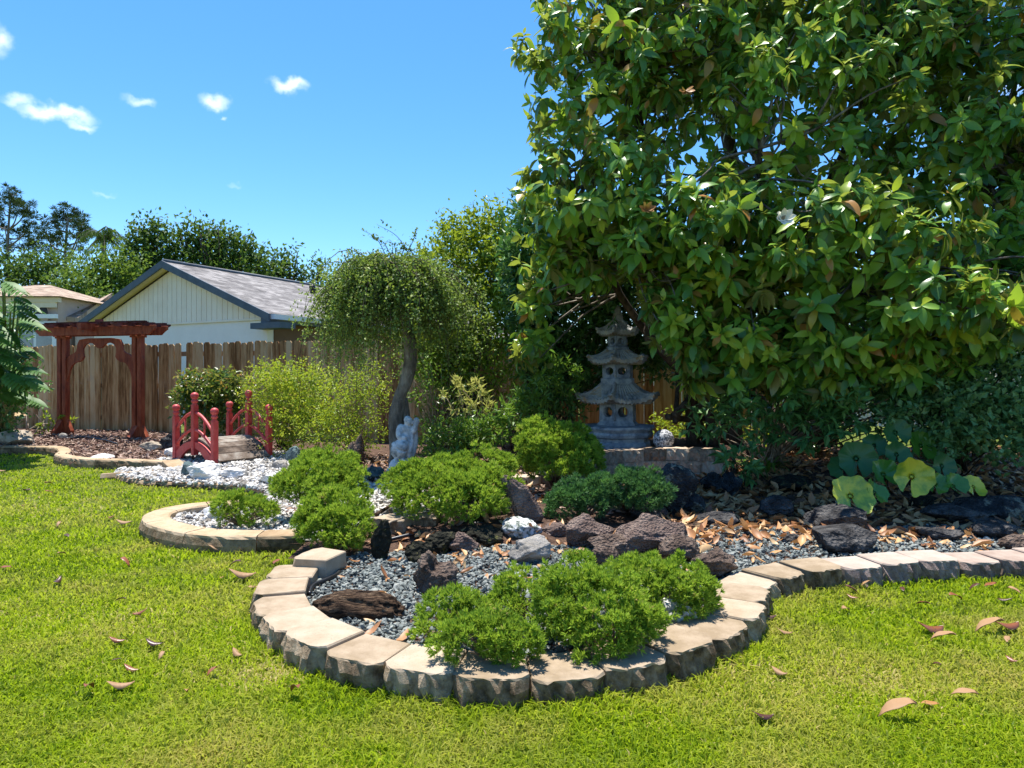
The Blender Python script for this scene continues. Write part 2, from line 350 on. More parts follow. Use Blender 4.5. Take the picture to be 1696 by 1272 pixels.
mb.tube([(-4.2, 8.2, .03), (-4.42, 7.98, .035), (-4.75, 7.9, .02)], .05, sides=6, smooth=False); tag(mb.build('curb_stone', M_curb, org=(-4.4, 8, 0)), 'thin broken tan curb piece lying in gravel under the wedge stone', 'curb')
mb = MB(); mb.prism([(-4.32,8.42),(-4.1,8.25),(-3.98,8.42),(-4.2,8.62)], -.02, .1); mb.v[-1][4:] += np.array([[0,0,.05],[0,0,-.05],[0,0,-.02],[0,0,.05]])
tag(mb.build('wedge_stone', M_curb, org=(-4.15,8.4,0), bevel=.008), 'slanted wedge-shaped tan stone ending the mulch-bed curb near the bridge post', 'stone')

# retaining wall: three courses of split blocks
M_wall = solid('wall_block', [(.26,.185,.13), (.43,.32,.23), (.56,.45,.34)], scale=18, rough=1, bump=1, bscale=70, rnd=.35, spec=.1, bdist=.012)
wp = catmull(WALLP, 10); k2 = 0
for course in range(3):
    P = resample(wp, step=.292); off = .146*(course % 2)
    L = np.r_[0, np.cumsum(np.linalg.norm(np.diff(wp, axis=0), axis=1))]
    ts = np.arange(.146+off, L[-1]-.1, .292)
    for q, t in enumerate(ts):
        c = np.array([np.interp(t, L, wp[:, 0]), np.interp(t, L, wp[:, 1])]); c2 = np.array([np.interp(t+.05, L, wp[:, 0]), np.interp(t+.05, L, wp[:, 1])])
        tt = nrm(c2-c); ang = math.atan2(-tt[0], tt[1]); z0 = .0+.133*course
        mb = MB(); block_mesh(mb, c+.02*(2-course)*np.array([math.cos(ang), math.sin(ang)])*.5, ang, .284, .2, z0, z0+.13, 300+k2, chamf=.06, taper=.9); k2 += 1
        tag(mb.build('wall_block', [M_wall, M_wall], org=(c[0], c[1], z0)), 'brown wall block below the pagoda, %s course, %s from the left' % (['bottom', 'middle', 'top'][course], ordn(q)), 'wall block', 'blocks of the low wall under the pagoda')
# continuation of the wall under the juniper left of the pagoda
for q, (px, py, a) in enumerate([(868, 808, -80), (905, 806, -95), (948, 804, -100)]):
    p = on_bed(px, py); mb = MB(); block_mesh(mb, (p[0], p[1]+.1), R(a), .29, .2, .03, .24, 390+q, chamf=.06)
    tag(mb.build('wall_block', [M_wall, M_wall], org=(p[0], p[1]+.1, 0)), 'brown block half hidden under the bushy juniper beside the pagoda, %s from the left' % ordn(q), 'wall block', 'blocks under the juniper beside the pagoda')

# ================================================================ gravel, mulch, litter
def ico(sub=1):
    bm = bpy.data.meshes.new('t'); import bmesh
    b = bmesh.new(); bmesh.ops.create_icosphere(b, subdivisions=sub, radius=1); V = np.array([v.co[:] for v in b.verts]); F = [tuple(v.index for v in f.verts) for f in b.faces]; b.free(); bpy.data.meshes.remove(bm)
    return V, F
def pebbles(name, poly_ok, n, box, size, mat, seed, jag=.3, flat=.6, layers=.02):
    rs = np.random.default_rng(seed); V, F = ico(1); mb = MB()
    x = rs.uniform(box[0], box[1], n*3); y = rs.uniform(box[2], box[3], n*3); ok = poly_ok(x, y); x, y = x[ok][:n], y[ok][:n]; k = len(x)
    var = 10
    for q in range(var):
        sel = np.arange(q, k, var); kk = len(sel)
        if not kk: continue
        Vq = V*(1+rs.uniform(-jag, jag, (len(V), 1)))*np.array([1, .75, flat]); Vq = Vq+rs.normal(size=V.shape)*.08
        s = size*rs.lognormal(0, .28, kk); M = frames(rand_dirs(kk, rs)*np.array([1, 1, .3]), np.array([[0, 0, 1.]])+rs.normal(size=(kk, 3))*.45)*s[:, None, None]
        T = np.stack([x[sel], y[sel], bed_h(x[sel], y[sel])+rs.uniform(-.2, 1, kk)*layers], 1)
        mb.inst(Vq, F, M, T, rs.random(kk))
    return tag(mb.build(name, mat), kind='stuff')
M_gravel = solid('blue_grey_gravel', [(.06,.07,.068), (.135,.155,.145), (.215,.235,.215), (.29,.3,.27)], scale=30, rough=.85, bump=.4, bscale=150, rnd=1.1, spec=.25, pos=[.1, .4, .7, 1])
M_white = solid('white_gravel', [(.24,.21,.17), (.4,.37,.33), (.54,.52,.48), (.62,.6,.57)], scale=30, rough=.85, bump=.3, bscale=120, rnd=1.1, spec=.25, pos=[.05, .3, .65, 1])
INR = np.vstack([fp[:16], [(1.6, 4.05), (1.2, 4.5), (.5, 4.62), (-.3, 4.5), (-1.0, 4.35)]])
RSTR = np.array([(1.2, 3.75), (1.8, 3.98), (3.8, 4.3), (5.5, 4.35), (5.5, 5.2), (3.4, 5.15), (1.5, 5.1), (1.0, 4.6)])
tag(pebbles('grey_gravel', lambda x, y: inpoly(INR, x, y), 15000, (-1.4, 1.7, 2.4, 4.7), .0125, M_gravel, 3, layers=.016), 'blue-grey crushed gravel in the front bed', 'gravel')
tag(pebbles('slate_gravel', lambda x, y: inpoly(RSTR, x, y), 9500, (.9, 5.5, 3.7, 5.3), .0128, M_gravel, 4, layers=.016), 'blue-grey crushed gravel strip shaded by the magnolia', 'gravel')
RINGI = np.vstack([RINGO*.97+np.array([-1.9, 5.3])*.03, [(-1.5, 6.2), (-1.1, 5.6), (-1.1, 4.75)]])
WH2 = np.vstack([BACKC, [(-4.3, 8.5), (-4.8, 9.2), (-4.6, 10.2), (-3.0, 10.2), (-2.4, 8.6), (-1.6, 7.4), (-.8, 6.2), (-.4, 5.2), (-1.2, 4.8), (-1.3, 5.6), (-2.2, 6.1)]])
tag(pebbles('white_gravel', lambda x, y: inpoly(RINGI, x, y), 3000, (-3, -1, 4.5, 6.3), .019, M_white, 5), 'white pebbles inside the round curbed bed', 'gravel')
tag(pebbles('pale_gravel', lambda x, y: inpoly(WH2, x, y), 8500, (-5, -.3, 4.7, 10.3), .024, M_white, 6), 'white gravel round the bridge foot', 'gravel')
# shredded mulch in the arbour bed
M_chip = solid('mulch_chips', [(.1,.055,.045), (.2,.125,.1), (.32,.22,.17), (.42,.31,.24)], scale=20, rough=1, bump=0, rnd=1.2, spec=.1, pos=[.05, .35, .7, 1])
rs = np.random.default_rng(21); k = 15000
x = rs.uniform(-10, -3.6, k); y = rs.uniform(8.7, 13.5, k); ok = inpoly(BED, x, y) & ~inpoly(WH2, x, y); x, y = x[ok], y[ok]; k = len(x)
Vc = np.array([(-.5, -.5, 0), (.5, -.5, 0), (.6, .5, .1), (-.4, .5, .05)])*np.array([.014, .05, .03]); mb = MB()
mb.inst(Vc, [(0, 1, 2, 3)], frames(rand_dirs(k, rs)*np.array([1, 1, .35]), np.array([[0, 0, 1.]])+rs.normal(size=(k, 3))*.5)*rs.uniform(.6, 1.6, k)[:, None, None], np.stack([x, y, bed_h(x, y)+rs.uniform(.003, .035, k)], 1), rs.random(k))
x = rs.uniform(-2.2, 1.0, 4200); y = rs.uniform(5.6, 9.6, 4200); ok = inpoly(BED, x, y) & ~inpoly(WH2, x, y) & ~inpoly(TERR, x, y); x, y = x[ok], y[ok]; k = len(x)
mb.inst(Vc, [(0, 1, 2, 3)], frames(rand_dirs(k, rs)*np.array([1, 1, .35]), np.array([[0, 0, 1.]])+rs.normal(size=(k, 3))*.5)*rs.uniform(.8, 2, k)[:, None, None], np.stack([x, y, bed_h(x, y)+rs.uniform(.003, .04, k)], 1), rs.random(k))
tag(mb.build('mulch', M_chip), 'reddish brown shredded bark mulch', 'mulch', kind='stuff')

# ---- dry magnolia leaves
def oval(nl=5, w=.34, curl=.3, fold=.25, droop=0, wave=0):
    """leaf of length 1 along +y: two rows of quads either side of the midrib"""
    ys = np.linspace(0, 1, nl+1); V = []; F = []
    for i, y in enumerate(ys):
        hw = w*.5*(math.sin(math.pi*min(1, y*.93+.06))**.8) if 0 < i < nl else .012
        zc = -curl*(y-.15)**2-droop*y
        V += [(-hw, y, zc+fold*hw+wave*math.sin(y*9)*.03), (0, y, zc), (hw, y, zc+fold*hw+wave*math.cos(y*8)*.03)]
    for i in range(nl):
        a = i*3; F += [(a, a+1, a+4, a+3), (a+1, a+2, a+5, a+4)]
    return np.array(V), F
M_dry = leafmat('dry_leaf', [(.16,.065,.03), (.33,.15,.06), (.46,.23,.095), (.52,.3,.13), (.55,.38,.2)], rough=.5, trans=.15, tcol=(.5,.25,.08), spec=.4)
def litter(name, okf, n, box, size, seed, lab, lift=.03):
    rs = np.random.default_rng(seed); x = rs.uniform(box[0], box[1], n*3); y = rs.uniform(box[2], box[3], n*3); ok = okf(x, y); x, y = x[ok][:n], y[ok][:n]; k = len(x); mb = MB()
    for q in range(6):
        V, F = oval(4, .38+.05*(q % 3), [.5, -.5, .8, .2, -.8, .4][q], [.5, 1.0, -.6, .9, .3, -1][q], wave=1)
        s = np.arange(q, k, 6); kk = len(s); d = rand_dirs(kk, rs)*np.array([1, 1, .1]); up = np.array([[0, 0, 1.]])*np.where(rs.random(kk) < .5, 1, -1)[:, None]+rs.normal(size=(kk, 3))*.4
        mb.inst(V, F, frames(d, up)*(size*rs.uniform(.6, 1.2, kk))[:, None, None], np.stack([x[s], y[s], bed_h(x[s], y[s])+rs.uniform(.012, .012+lift, kk)], 1), rs.random(kk), smooth=True)
    return tag(mb.build(name, M_dry), lab, 'leaf litter', kind='stuff')
dens = np.random.default_rng(5).random
def ok_right(x, y):
    w = sstep(4.5, 4.95, y)*.95+.3*sstep(4.15, 4.5, y); r = np.random.default_rng(9).random(len(x)); nn = np.sin(x*5.1+y*3)*np.cos(y*4.3-x)*.3+.8
    return (r < w*nn) & inpoly(BED, x, y) & ~inpoly(TERR, x, y)
litter('leaf_litter', ok_right, 5200, (1.1, 6.5, 4.2, 8.4), .105, 31, 'thick layer of fallen brown magnolia leaves in the shaded bed', .03)
litter('scattered_leaves', lambda x, y: (inpoly(INR, x, y) & (np.random.default_rng(8).random(len(x)) < .12+.9*sstep(3.6, 4.3, y))) | (inpoly(np.array([(-1.1,4.3),(1.1,4.3),(1.1,5.1),(-1.1,4.75)]), x, y)), 300, (-1.2, 1.6, 2.7, 5.1), .08, 33, 'loose dry leaves lying on the front gravel', .02)
litter('back_litter', lambda x, y: inpoly(BED, x, y) & ~inpoly(TERR, x, y) & ~inpoly(WH2, x, y), 420, (-2.2, 1.2, 5.6, 9.5), .09, 34, 'dry leaves round the weeping tree', .03)
# ================================================================ rocks
M_rk = {
 'purple': solid('purple_lava_rock', [(.04,.027,.022), (.125,.09,.072), (.235,.18,.145), (.34,.285,.235)], scale=9, rough=1, bump=1, bscale=45, bdist=.03, spec=.1, vor=55, pos=[.2, .45, .62, .8]),
 'brown': solid('brown_rock', [(.05,.035,.03), (.14,.1,.085), (.24,.18,.15), (.36,.29,.24)], scale=8, rough=1, bump=1, bscale=45, bdist=.025, spec=.1, vor=60, pos=[.2, .42, .6, .8], spot=[(5, .63, (.42,.37,.24), .05)]),
 'dark': solid('dark_rock', [(.018,.017,.017), (.045,.043,.043), (.09,.086,.083), (.16,.15,.14)], scale=9, rough=.95, bump=1, bscale=40, bdist=.025, spec=.15, vor=50, spot=[(7, .66, (.2,.21,.18), .06)]),
 'lichen': solid('lichened_dark_rock', [(.012,.013,.016), (.04,.042,.045), (.1,.1,.09)], scale=7, rough=.95, bump=1, bscale=40, bdist=.025, spec=.12, vor=45, spot=[(6, .52, (.22,.22,.17), .06), (28, .66, (.4,.4,.33), .04)]),
 'grey': solid('grey_rock', [(.1,.09,.075), (.24,.22,.19), (.4,.37,.33), (.52,.5,.46)], scale=7, rough=.95, bump=1, bscale=40, bdist=.02, spec=.15, pos=[.2, .42, .6, .8], spot=[(20, .68, (.12,.1,.07), .06)]),
 'white': solid('white_rock', [(.3,.27,.23), (.55,.52,.48), (.72,.7,.67), (.78,.77,.75)], scale=6, rough=.9, bump=.9, bscale=30, bdist=.02, spec=.2, pos=[.2, .38, .55, .8]),
 'spark': solid('white_green_rock', [(.05,.07,.055), (.16,.19,.16), (.62,.62,.6), (.78,.78,.78)], scale=26, rough=.7, bump=1, bscale=35, bdist=.02, spec=.4, pos=[.38, .45, .52, .7]),
 'moss': solid('mossy_rock', [(.01,.011,.009), (.03,.03,.022), (.08,.07,.05)], scale=9, rough=1, bump=1, bscale=40, bdist=.03, spec=.08, vor=45, spot=[(9, .56, (.12,.13,.03), .08), (30, .64, (.3,.28,.1), .05)]),
 'slate': solid('teal_slate_rock', [(.04,.06,.065), (.1,.15,.15), (.2,.26,.25)], scale=8, rough=.8, bump=.8, bscale=40, bdist=.02, spec=.3),
 'tan': solid('tan_boulder', [(.2,.16,.115), (.37,.31,.235), (.5,.43,.34)], scale=6, rough=1, bump=1, bscale=50, bdist=.015, spec=.1),
}
ICO4 = ico(5)
def rock(px0, py0, px1, py1, kind, label, seed, cuts=9, depth=.85, jag=.16, group=None, name='rock', zb=None, peak=None, sink=.14, lean=0, flat_top=False, ridges=0):
    rs = np.random.default_rng(seed); p = on_bed((px0+px1)/2, py1) if zb is None else atz((px0+px1)/2, py1, zb)
    sc_ = p[1]/FPX; w = (px1-px0)*sc_*1.04; hgt = (py1-py0)*sc_; dep = w*depth
    hgt = max(.02, hgt-dep*.5*(CAM_H-p[2])/p[1]*.55)       # part of the pixel height is the top surface seen from above
    hgt = max(hgt, .35*(py1-py0)*sc_)
    V, F = ICO4; V = V.copy()
    for q in range(cuts):
        n = nrm(rs.normal(size=3)*np.array([1, 1, .8])); d = rs.uniform(.5, .85); t = np.maximum(0, V@n-d); V = V-t[:, None]*n*.96
    if peak is not None:                                     # pull up one or two peaks
        for (ax, az, am, sp) in peak:
            g = np.exp(-((V[:, 0]-ax)**2+(V[:, 1]*.6)**2)/sp**2)*(V[:, 2] > -.2); V[:, 2] += g*am
    off = rs.uniform(-50, 50, 3)
    dn = np.array([mnoise.fractal(Vector(v*1.7+off), .9, 2.1, 5, noise_basis='PERLIN_ORIGINAL') for v in V])
    d2 = np.array([mnoise.noise(Vector(v*8+off)) for v in V])
    V = V*(1+jag*dn+.035*d2)[:, None]
    if ridges: V[:, :2] *= (1+ridges*np.sin(V[:, 2]*14+V[:, 0]*2))[:, None]
    lo, hi = V.min(0), V.max(0); V = (V-(lo+hi)/2)/(hi-lo)
    V = V*np.array([w, dep, hgt*(1+sink)]); V[:, 2] += hgt*(1-sink)/2
    V[:, 0] += lean*V[:, 2]
    c = np.array([p[0], p[1]+dep*.42, p[2]])
    mb = MB(); mb.add(V+c, F, smooth=True, rnd=rs.random())
    return tag(mb.build(name, M_rk[kind], org=c), label, 'rock', group)
rock(680,910,757,990,'purple','jagged two-peaked purplish brown rock standing alone on the grey gravel',1,cuts=13,jag=.3,peak=[(-.15,0,.9,.35),(.5,0,.3,.35)])
rock(842,889,913,938,'grey','angular light grey rock with a dark shaded front on the grey gravel',2,cuts=13,jag=.12)
rock(829,858,902,897,'spark','white rock flecked with green just behind the angular grey rock',3,cuts=11)
rock(898,866,944,893,'brown','low flat brown rock between the flecked white rock and the pyramid-shaped one',4)
rock(940,851,1020,914,'brown','brown pyramid-shaped rock left of the biggest boulder',5,cuts=12,jag=.13,peak=[(0,0,.5,.4)])
rock(1026,850,1147,926,'brown','biggest brown boulder, with pale yellow lichen on its right shoulder',6,cuts=9,jag=.14,depth=.75)
rock(978,885,1062,926,'purple','rounded dark brown rock in front of the biggest boulder',7,cuts=7,jag=.14)
rock(984,902,1029,941,'purple','small rounded dark rock at the front of the brown rock group',8,cuts=6,jag=.1)
rock(1097,887,1167,938,'purple','rounded purplish rock right of the biggest boulder',9,cuts=6,jag=.14)
rock(1155,912,1228,964,'purple','low purplish rock by the pale edging at the right end of the rock group',10,cuts=7,jag=.2)
rock(668,896,716,936,'moss','mossy pebbled dark rock behind the jagged purplish rock',11,cuts=5,jag=.25)
rock(702,882,760,922,'moss','black moss-covered rock under the middle juniper',12,cuts=6,jag=.25)
rock(733,880,792,919,'brown','brown pitted rock right of the moss-covered ones under the middle juniper',13,cuts=7,jag=.2)
rock(765,874,832,906,'moss','long low moss-edged rock at the right foot of the middle juniper',14,cuts=7,jag=.2)
rock(856,833,897,862,'white','bright white rock at the foot of the leaning slab',15)
rock(858,786,906,868,'brown','brown slab leaning left with a yellow mossy edge',16,cuts=10,depth=.35,jag=.08,lean=-.42)
rock(826,699,870,762,'purple','upright flat-faced dark slab with a slanted top, behind the junipers',17,cuts=8,depth=.4,jag=.06,lean=.08)
rock(560,718,600,774,'purple','tall crooked purple-brown rock standing left of the weeping tree',18,cuts=9,depth=.6,jag=.28,lean=.15,peak=[(.2,0,.8,.4)])
rock(1088,766,1168,856,'lichen','tall black rock with grey lichen standing against the low wall',20,cuts=10,depth=.7,jag=.14,lean=-.15)
rock(1122,815,1172,856,'lichen','rounded grey lichened rock at the foot of the tall black one',21,cuts=6)
rock(1046,830,1112,866,'dark','dark rock behind the biggest brown boulder',22)
rock(1164,781,1198,816,'dark','small dark rock with a pale face under the wall end',23)
rock(1196,782,1236,826,'lichen','crumbly grey lump beside the small dark rock under the wall end',24,jag=.4)
rock(1160,848,1238,874,'dark','flat dark rock among the fallen leaves right of the boulders',25)
rock(1264,821,1324,860,'dark','dark rock with a grey side in the middle of the leaf litter',26)
rock(1354,836,1444,888,'dark','broad black rock below the yellowing leopard-plant leaf',27,cuts=7,jag=.12)
rock(1366,872,1468,920,'dark','low wide black rock touching the pale edging on the right',28,cuts=8,jag=.12)
rock(1532,873,1604,899,'dark','flat black rock just behind the pinkish edging blocks',29)
rock(1556,836,1648,874,'dark','dark rock left of the pale lichened log-like stone',30)
rock(1620,858,1712,896,'dark','broad smooth black rock at the right edge behind the edging',31,cuts=6,jag=.1)
rock(1600,822,1730,866,'lichen','long pale grey lichened stone at the right edge',32,depth=.45,jag=.15)
rock(1515,823,1575,847,'moss','small mossy stone under the right-hand leopard-plant leaves',33)
rock(1284,789,1362,817,'moss','green mossy ledge of stone behind the leaf litter',34,cuts=7)
rock(1296,884,1328,900,'dark','fist-sized black stone on the shaded gravel strip',35)
rock(1672,886,1716,916,'purple','rounded purplish stone behind the edging at the right edge',36)
rock(1395,795,1450,836,'dark','dark stone tucked under the large leopard-plant leaves',37)
# left side
rock(-24,712,45,739,'tan','large flat-topped tan boulder with a dark right side at the left edge',40,cuts=9,jag=.08,depth=.7)
rock(95,717,108,728,'grey','small round lilac-grey stone at the foot of the left arbor post',41,cuts=3,jag=.05)
rock(138,752,178,764,'white','flat whitish stone lying behind the ochre curb',42,sink=.4)
rock(228,731,264,749,'tan','tan stone in the mulch right of the arbor',43)
rock(263,712,297,747,'dark','dark layered rock behind the left bridge post',44,cuts=10,ridges=.06)
rock(268,741,293,759,'white','white rock beside the left bridge post',45)
rock(300,766,357,797,'white','long white rock in front of the near bridge post',46,cuts=11)
rock(330,762,356,780,'white','rounded white rock under the bridge arch',47,cuts=6)
rock(363,774,402,794,'white','white rock at the foot of the bridge deck',48,cuts=11)
rock(422,783,457,804,'white','bright white rock in the gravel right of the bridge',49,cuts=11)
rock(466,738,503,768,'slate','blue-green slate rock behind the left junipers',50,cuts=12)
rock(446,762,474,779,'grey','small grey rock right of the far bridge post',51)
rock(298,764,322,790,'slate','dark bluish rock under the bridge, left side',52)
rock(330,828,368,862,'white','white rock half hidden by the small juniper in the ring',53,cuts=11)
rock(596,770,634,797,'slate','dark slate stone at the foot of the weeping tree',54)
rock(698,763,727,787,'grey','pale pointed stone right of the statue',55,cuts=11,peak=[(0,0,.6,.4)])
rock(1108,897,1134,928,'white','small white stone between the two right front junipers',56,cuts=9)
rock(1090,992,1162,1046,'white','knobbly white rock under the right front juniper by the edging',57,jag=.35,cuts=6)
rock(805,990,832,1036,'purple','purplish stone between the front junipers',58)
rock(612,860,646,930,'moss','dark upright stone standing in for the shadowed left end of the short block row',59,depth=.6,cuts=9)  # dark mossy rock put in where the block end is only in shadow
# bark log
p = atz(588, 1024, .06); V, F = ICO4
off = 3.3; V = V.copy(); n_ = np.array([mnoise.fractal(Vector((v[0]*1.2, v[1]*5, v[2]*5)), .9, 2.1, 4) for v in V]); V = V*(1+.16*n_)[:, None]
V[:, 0] = np.sign(V[:, 0])*np.abs(V[:, 0])**.75; V = V*np.array([.225, .09, .105]); V[:, 2] = np.maximum(V[:, 2], -.03); V = V@np.array([[math.cos(.12), -math.sin(.12), 0], [math.sin(.12), math.cos(.12), 0], [0, 0, 1]])
M_bark = solid('log_bark', [(.012,.008,.006), (.05,.032,.022), (.15,.095,.06), (.28,.2,.13)], scale=14, stretch=(1, 5, 5), rough=1, bump=1, bscale=25, bdist=.04, spec=.1)
mb = MB(); c = np.array([p[0], p[1]+.06, p[2]]); mb.add(V+c, F, smooth=True); tag(mb.build('log', M_bark, org=c), 'half-round dark bark log lying on the grey gravel by the left edging', 'log')
# round granite ball
M_granite = solid('speckled_granite', [(.05,.055,.07), (.28,.29,.32), (.62,.62,.63)], scale=45, rough=.7, bump=.5, bscale=60, pos=[.42, .5, .58])
c = atY(1099, 728, 7.76); V, F = ico(5); mb = MB(); rs = np.random.default_rng(3)
mb.add(V*np.array([.118, .118, .115])*(1+rs.normal(size=(len(V), 1))*.008)+c, F, smooth=True); tag(mb.build('stone_ball', M_granite, org=c), 'speckled pale granite ball sitting on the low wall right of the pagoda', 'stone ball')

# ---- black drip hoses and fallen sticks
M_hose = solid('black_hose', [(.008,.008,.009), (.02,.02,.022)], rough=.35, bump=0, spec=.5)
def strand(name, pts, r, mat, label, cat, taper=False, ptsworld=None):
    P = catmull(np.array(pts, float), 8); mb = MB(); mb.tube(P, np.linspace(r, r*.35, len(P)) if taper else r, sides=7); return tag(mb.build(name, mat, org=P[0]), label, cat)
def g(px, py, dz=.02): q = on_bed(px, py); q[2] += dz; return q
strand('hose', [g(512, 990, .02), g(520, 978, .03), g(545, 967, .03), g(560, 955, .02), g(566, 940, .01)], .011, M_hose, 'short black drip hose beside the left edging blocks', 'hose')
strand('hose', [g(640, 900), g(690, 895, .05), g(740, 886, .05), g(800, 872, .03)], .013, M_hose, 'shiny black hose along the foot of the brown block row', 'hose')
strand('hose', [g(108, 729, .03), g(140, 727, .03), g(170, 731, .03), g(194, 738, .03)], .016, M_hose, 'black hose lying on the mulch under the arbor', 'hose')
M_twig = solid('dry_twig', [(.16,.12,.08), (.32,.25,.18), (.48,.41,.32)], scale=20, rough=.9, bump=.4, bscale=80)
strand('stick', [g(632, 908, .1), g(645, 897, .13), g(668, 891, .14), g(682, 882, .15)], .011, M_twig, 'bleached curved stick above the dark stones under the middle juniper', 'stick', True)
strand('stick', [g(622, 862, .04), g(650, 848, .06), g(672, 838, .08)], .016, M_bark, 'dark branch lying on white gravel left of the middle juniper', 'stick', True)
strand('stick', [g(1180, 812, .03), g(1200, 812, .05), g(1212, 813, .04)], .012, M_twig, 'short pale stick under the right end of the low wall', 'stick', True)
strand('stick', [g(1105, 745, -.1)+[0,0,.3], g(1080, 735, 0)+[0,-.3,.35], g(1055, 700, 0)+[0,-.5,.1]], .01, M_twig, 'thin bare twig arching in front of the pagoda base', 'stick', True)
for q in range(9):
    a = rs.uniform(.2, 2.2); b = on_bed(26+q*6, 722-rs.uniform(0, 10)); e = b+np.array([math.cos(a)*rs.uniform(.3, .8), rs.uniform(-.2, .3), abs(math.sin(a))*rs.uniform(.15, .5)])
    mb = MB(); mb.tube([b, (b+e)/2+rs.normal(size=3)*.03, e], [.016, .012, .006], sides=5); tag(mb.build('twig', M_twig, org=b), 'dry twig in the brush pile left of the arbor', 'twig', 'twigs of the brush pile left of the arbor')

# ================================================================ junipers
M_jun = leafmat('juniper_foliage', [(.055,.13,.02), (.15,.27,.03), (.26,.4,.04), (.38,.51,.055), (.44,.5,.1), (.42,.29,.13)], pos=[0, .3, .55, .78, .95, 1], rough=.6, trans=.35, tcol=(.5,.62,.05), spec=.12)
M_jun_shade = leafmat('shaded_juniper_foliage', [(.035,.1,.04), (.065,.16,.055), (.1,.22,.06), (.15,.28,.065)], rough=.55, trans=.25, tcol=(.15,.35,.06), spec=.25)  # darker copy of the juniper green, shade by the wall put into the colour
M_jstem = solid('juniper_stem', [(.07,.045,.03), (.2,.14,.1), (.34,.26,.2)], scale=20, rough=1, bump=.6, bscale=60)
def juniper(label, lobes, base, seed, mat=None, tuft=.034, dens=1.0, Y=None, blades=15):
    """lobes: (px,py,rpx_x,rpx_z,Y). foliage = many small needle tufts filling the lobes"""
    rs = np.random.default_rng(seed); mat = mat or M_jun
    b = on_bed(*base); root = empty('juniper', b, label, 'juniper', 'low spreading junipers'); mb = MB(); st = MB(); cents = []; rads = []
    for (px, py, rx, rz, Yl) in lobes:
        c = atY(px, py, Yl); s_ = Yl/FPX; cents.append(c); rads.append(np.array([rx*s_, (rx*.55+rz*.45)*s_, rz*s_])*.9)
    allP, allD, allT = [], [], []; cr = tuft*1.15
    for c, r in zip(cents, rads):                        # clumps over the lobe, tufts over each clump
        area = 4*math.pi*((r[0]*r[1])**1.6/3+(r[0]*r[2])**1.6/3+(r[1]*r[2])**1.6/3)**(1/1.6); n = int(area/(cr*1.12)**2*dens)
        d = rand_dirs(n, rs); d = d[d[:, 2] > -.5]; rad = rs.uniform(.66, 1.1, len(d))
        f = np.array([mnoise.noise(Vector(v*2.6+c*7)) for v in d]); rad = rad*(1+.42*f); keep = f > -.33
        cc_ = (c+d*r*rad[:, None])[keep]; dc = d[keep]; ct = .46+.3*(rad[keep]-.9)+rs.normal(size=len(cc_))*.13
        for q in range(9):
            e = nrm(dc*.6+np.array([0, 0, .3])+rand_dirs(len(cc_), rs)*.85); allP.append(cc_+e*cr*rs.uniform(.5, 1.05, (len(cc_), 1))); allD.append(nrm(e+dc*.4)); allT.append(ct)
    P = np.vstack(allP); D = np.vstack(allD); T0 = np.concatenate(allT)
    keep = P[:, 2] > bed_h(P[:, 0], P[:, 1])-.01
    for c, r in zip(cents, rads): keep &= (((P-c)/r)**2).sum(1) > .3
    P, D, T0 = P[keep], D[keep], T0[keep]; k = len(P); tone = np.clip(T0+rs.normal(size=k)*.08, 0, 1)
    for q in range(blades):
        dd = nrm(D*.9+np.array([0, 0, .35])+rs.normal(size=(k, 3))*.5); L = tuft*rs.uniform(.45, .95, k)
        wv = .115; Vb = np.array([(-wv*.5, 0, 0), (wv*.5, 0, 0), (wv*.75, .55, .06), (0, 1, .02), (-wv*.75, .55, .06)])
        mb.inst(Vb, [(0, 1, 2, 3, 4)], frames(dd, rs.normal(size=(k, 3)))*L[:, None, None], P, np.clip(tone+(.12 if q % 3 == 0 else -.04)+rs.normal(size=k)*.08, 0, 1))
    mb.build('foliage', mat, root)
    for c, r in zip(cents, rads):
        for q in range(7):
            e = c+rand_dirs(1, rs)[0]*r*np.array([.8, .8, .5]); m_ = (b*.5+e*.5)+np.array([0, 0, .02])-np.array([0, 0, .15*r[2]]); P3 = catmull([b+rs.normal(size=3)*.02*[1,1,0], m_, e], 5); st.tube(P3, np.linspace(.011, .003, len(P3)), sides=5)
    st.build('stem', M_jstem, root)
    return root
juniper('small bright juniper at the left of the front junipers, spilling towards the grey gravel', [(752,1010,50,28,2.92),(722,1045,32,24,2.85),(770,1020,36,24,2.9)], (750,1060), 1)
juniper('low juniper hanging over the front edging block, with bare stems showing at its right', [(775,1068,46,36,2.6),(835,1060,44,36,2.62),(860,1072,28,28,2.6),(815,1050,40,26,2.64)], (820,1100), 2)
juniper('smallest upright tuft of juniper between the left and big front junipers', [(858,975,30,26,3.1),(838,1003,24,20,3.05),(868,1000,24,26,3.0)], (860,1030), 3)
juniper('biggest front juniper with a full rounded top, reaching the edging blocks', [(945,960,45,32,3.0),(985,1010,88,62,2.85),(1000,1050,70,48,2.72),(925,1010,48,46,2.9),(1055,1035,38,40,2.75)], (990,1085), 4)
juniper('right front juniper beside the purplish rocks and pale edging', [(1060,965,58,42,3.25),(1125,975,55,42,3.2),(1155,990,32,34,3.15),(1090,990,60,40,3.12)], (1105,1040), 5)
juniper('wide juniper in the middle in front of the statue', [(740,795,80,36,5.3),(800,778,50,30,5.5),(700,800,62,36,5.2),(735,825,85,38,5.0),(815,815,45,40,5.1),(780,830,60,38,4.9)], (750,868), 6, tuft=.045)
juniper('upper left juniper with a flat bushy top, beside the white gravel', [(540,775,52,28,5.6),(505,812,50,34,5.4),(560,805,50,36,5.2),(530,790,60,40,5.4)], (540,850), 7, tuft=.045)
juniper('lower left juniper drooping over the dark block at the edging', [(555,845,55,32,4.55),(530,878,44,32,4.4),(580,880,40,34,4.4),(552,870,60,40,4.45)], (555,920), 8, tuft=.04)
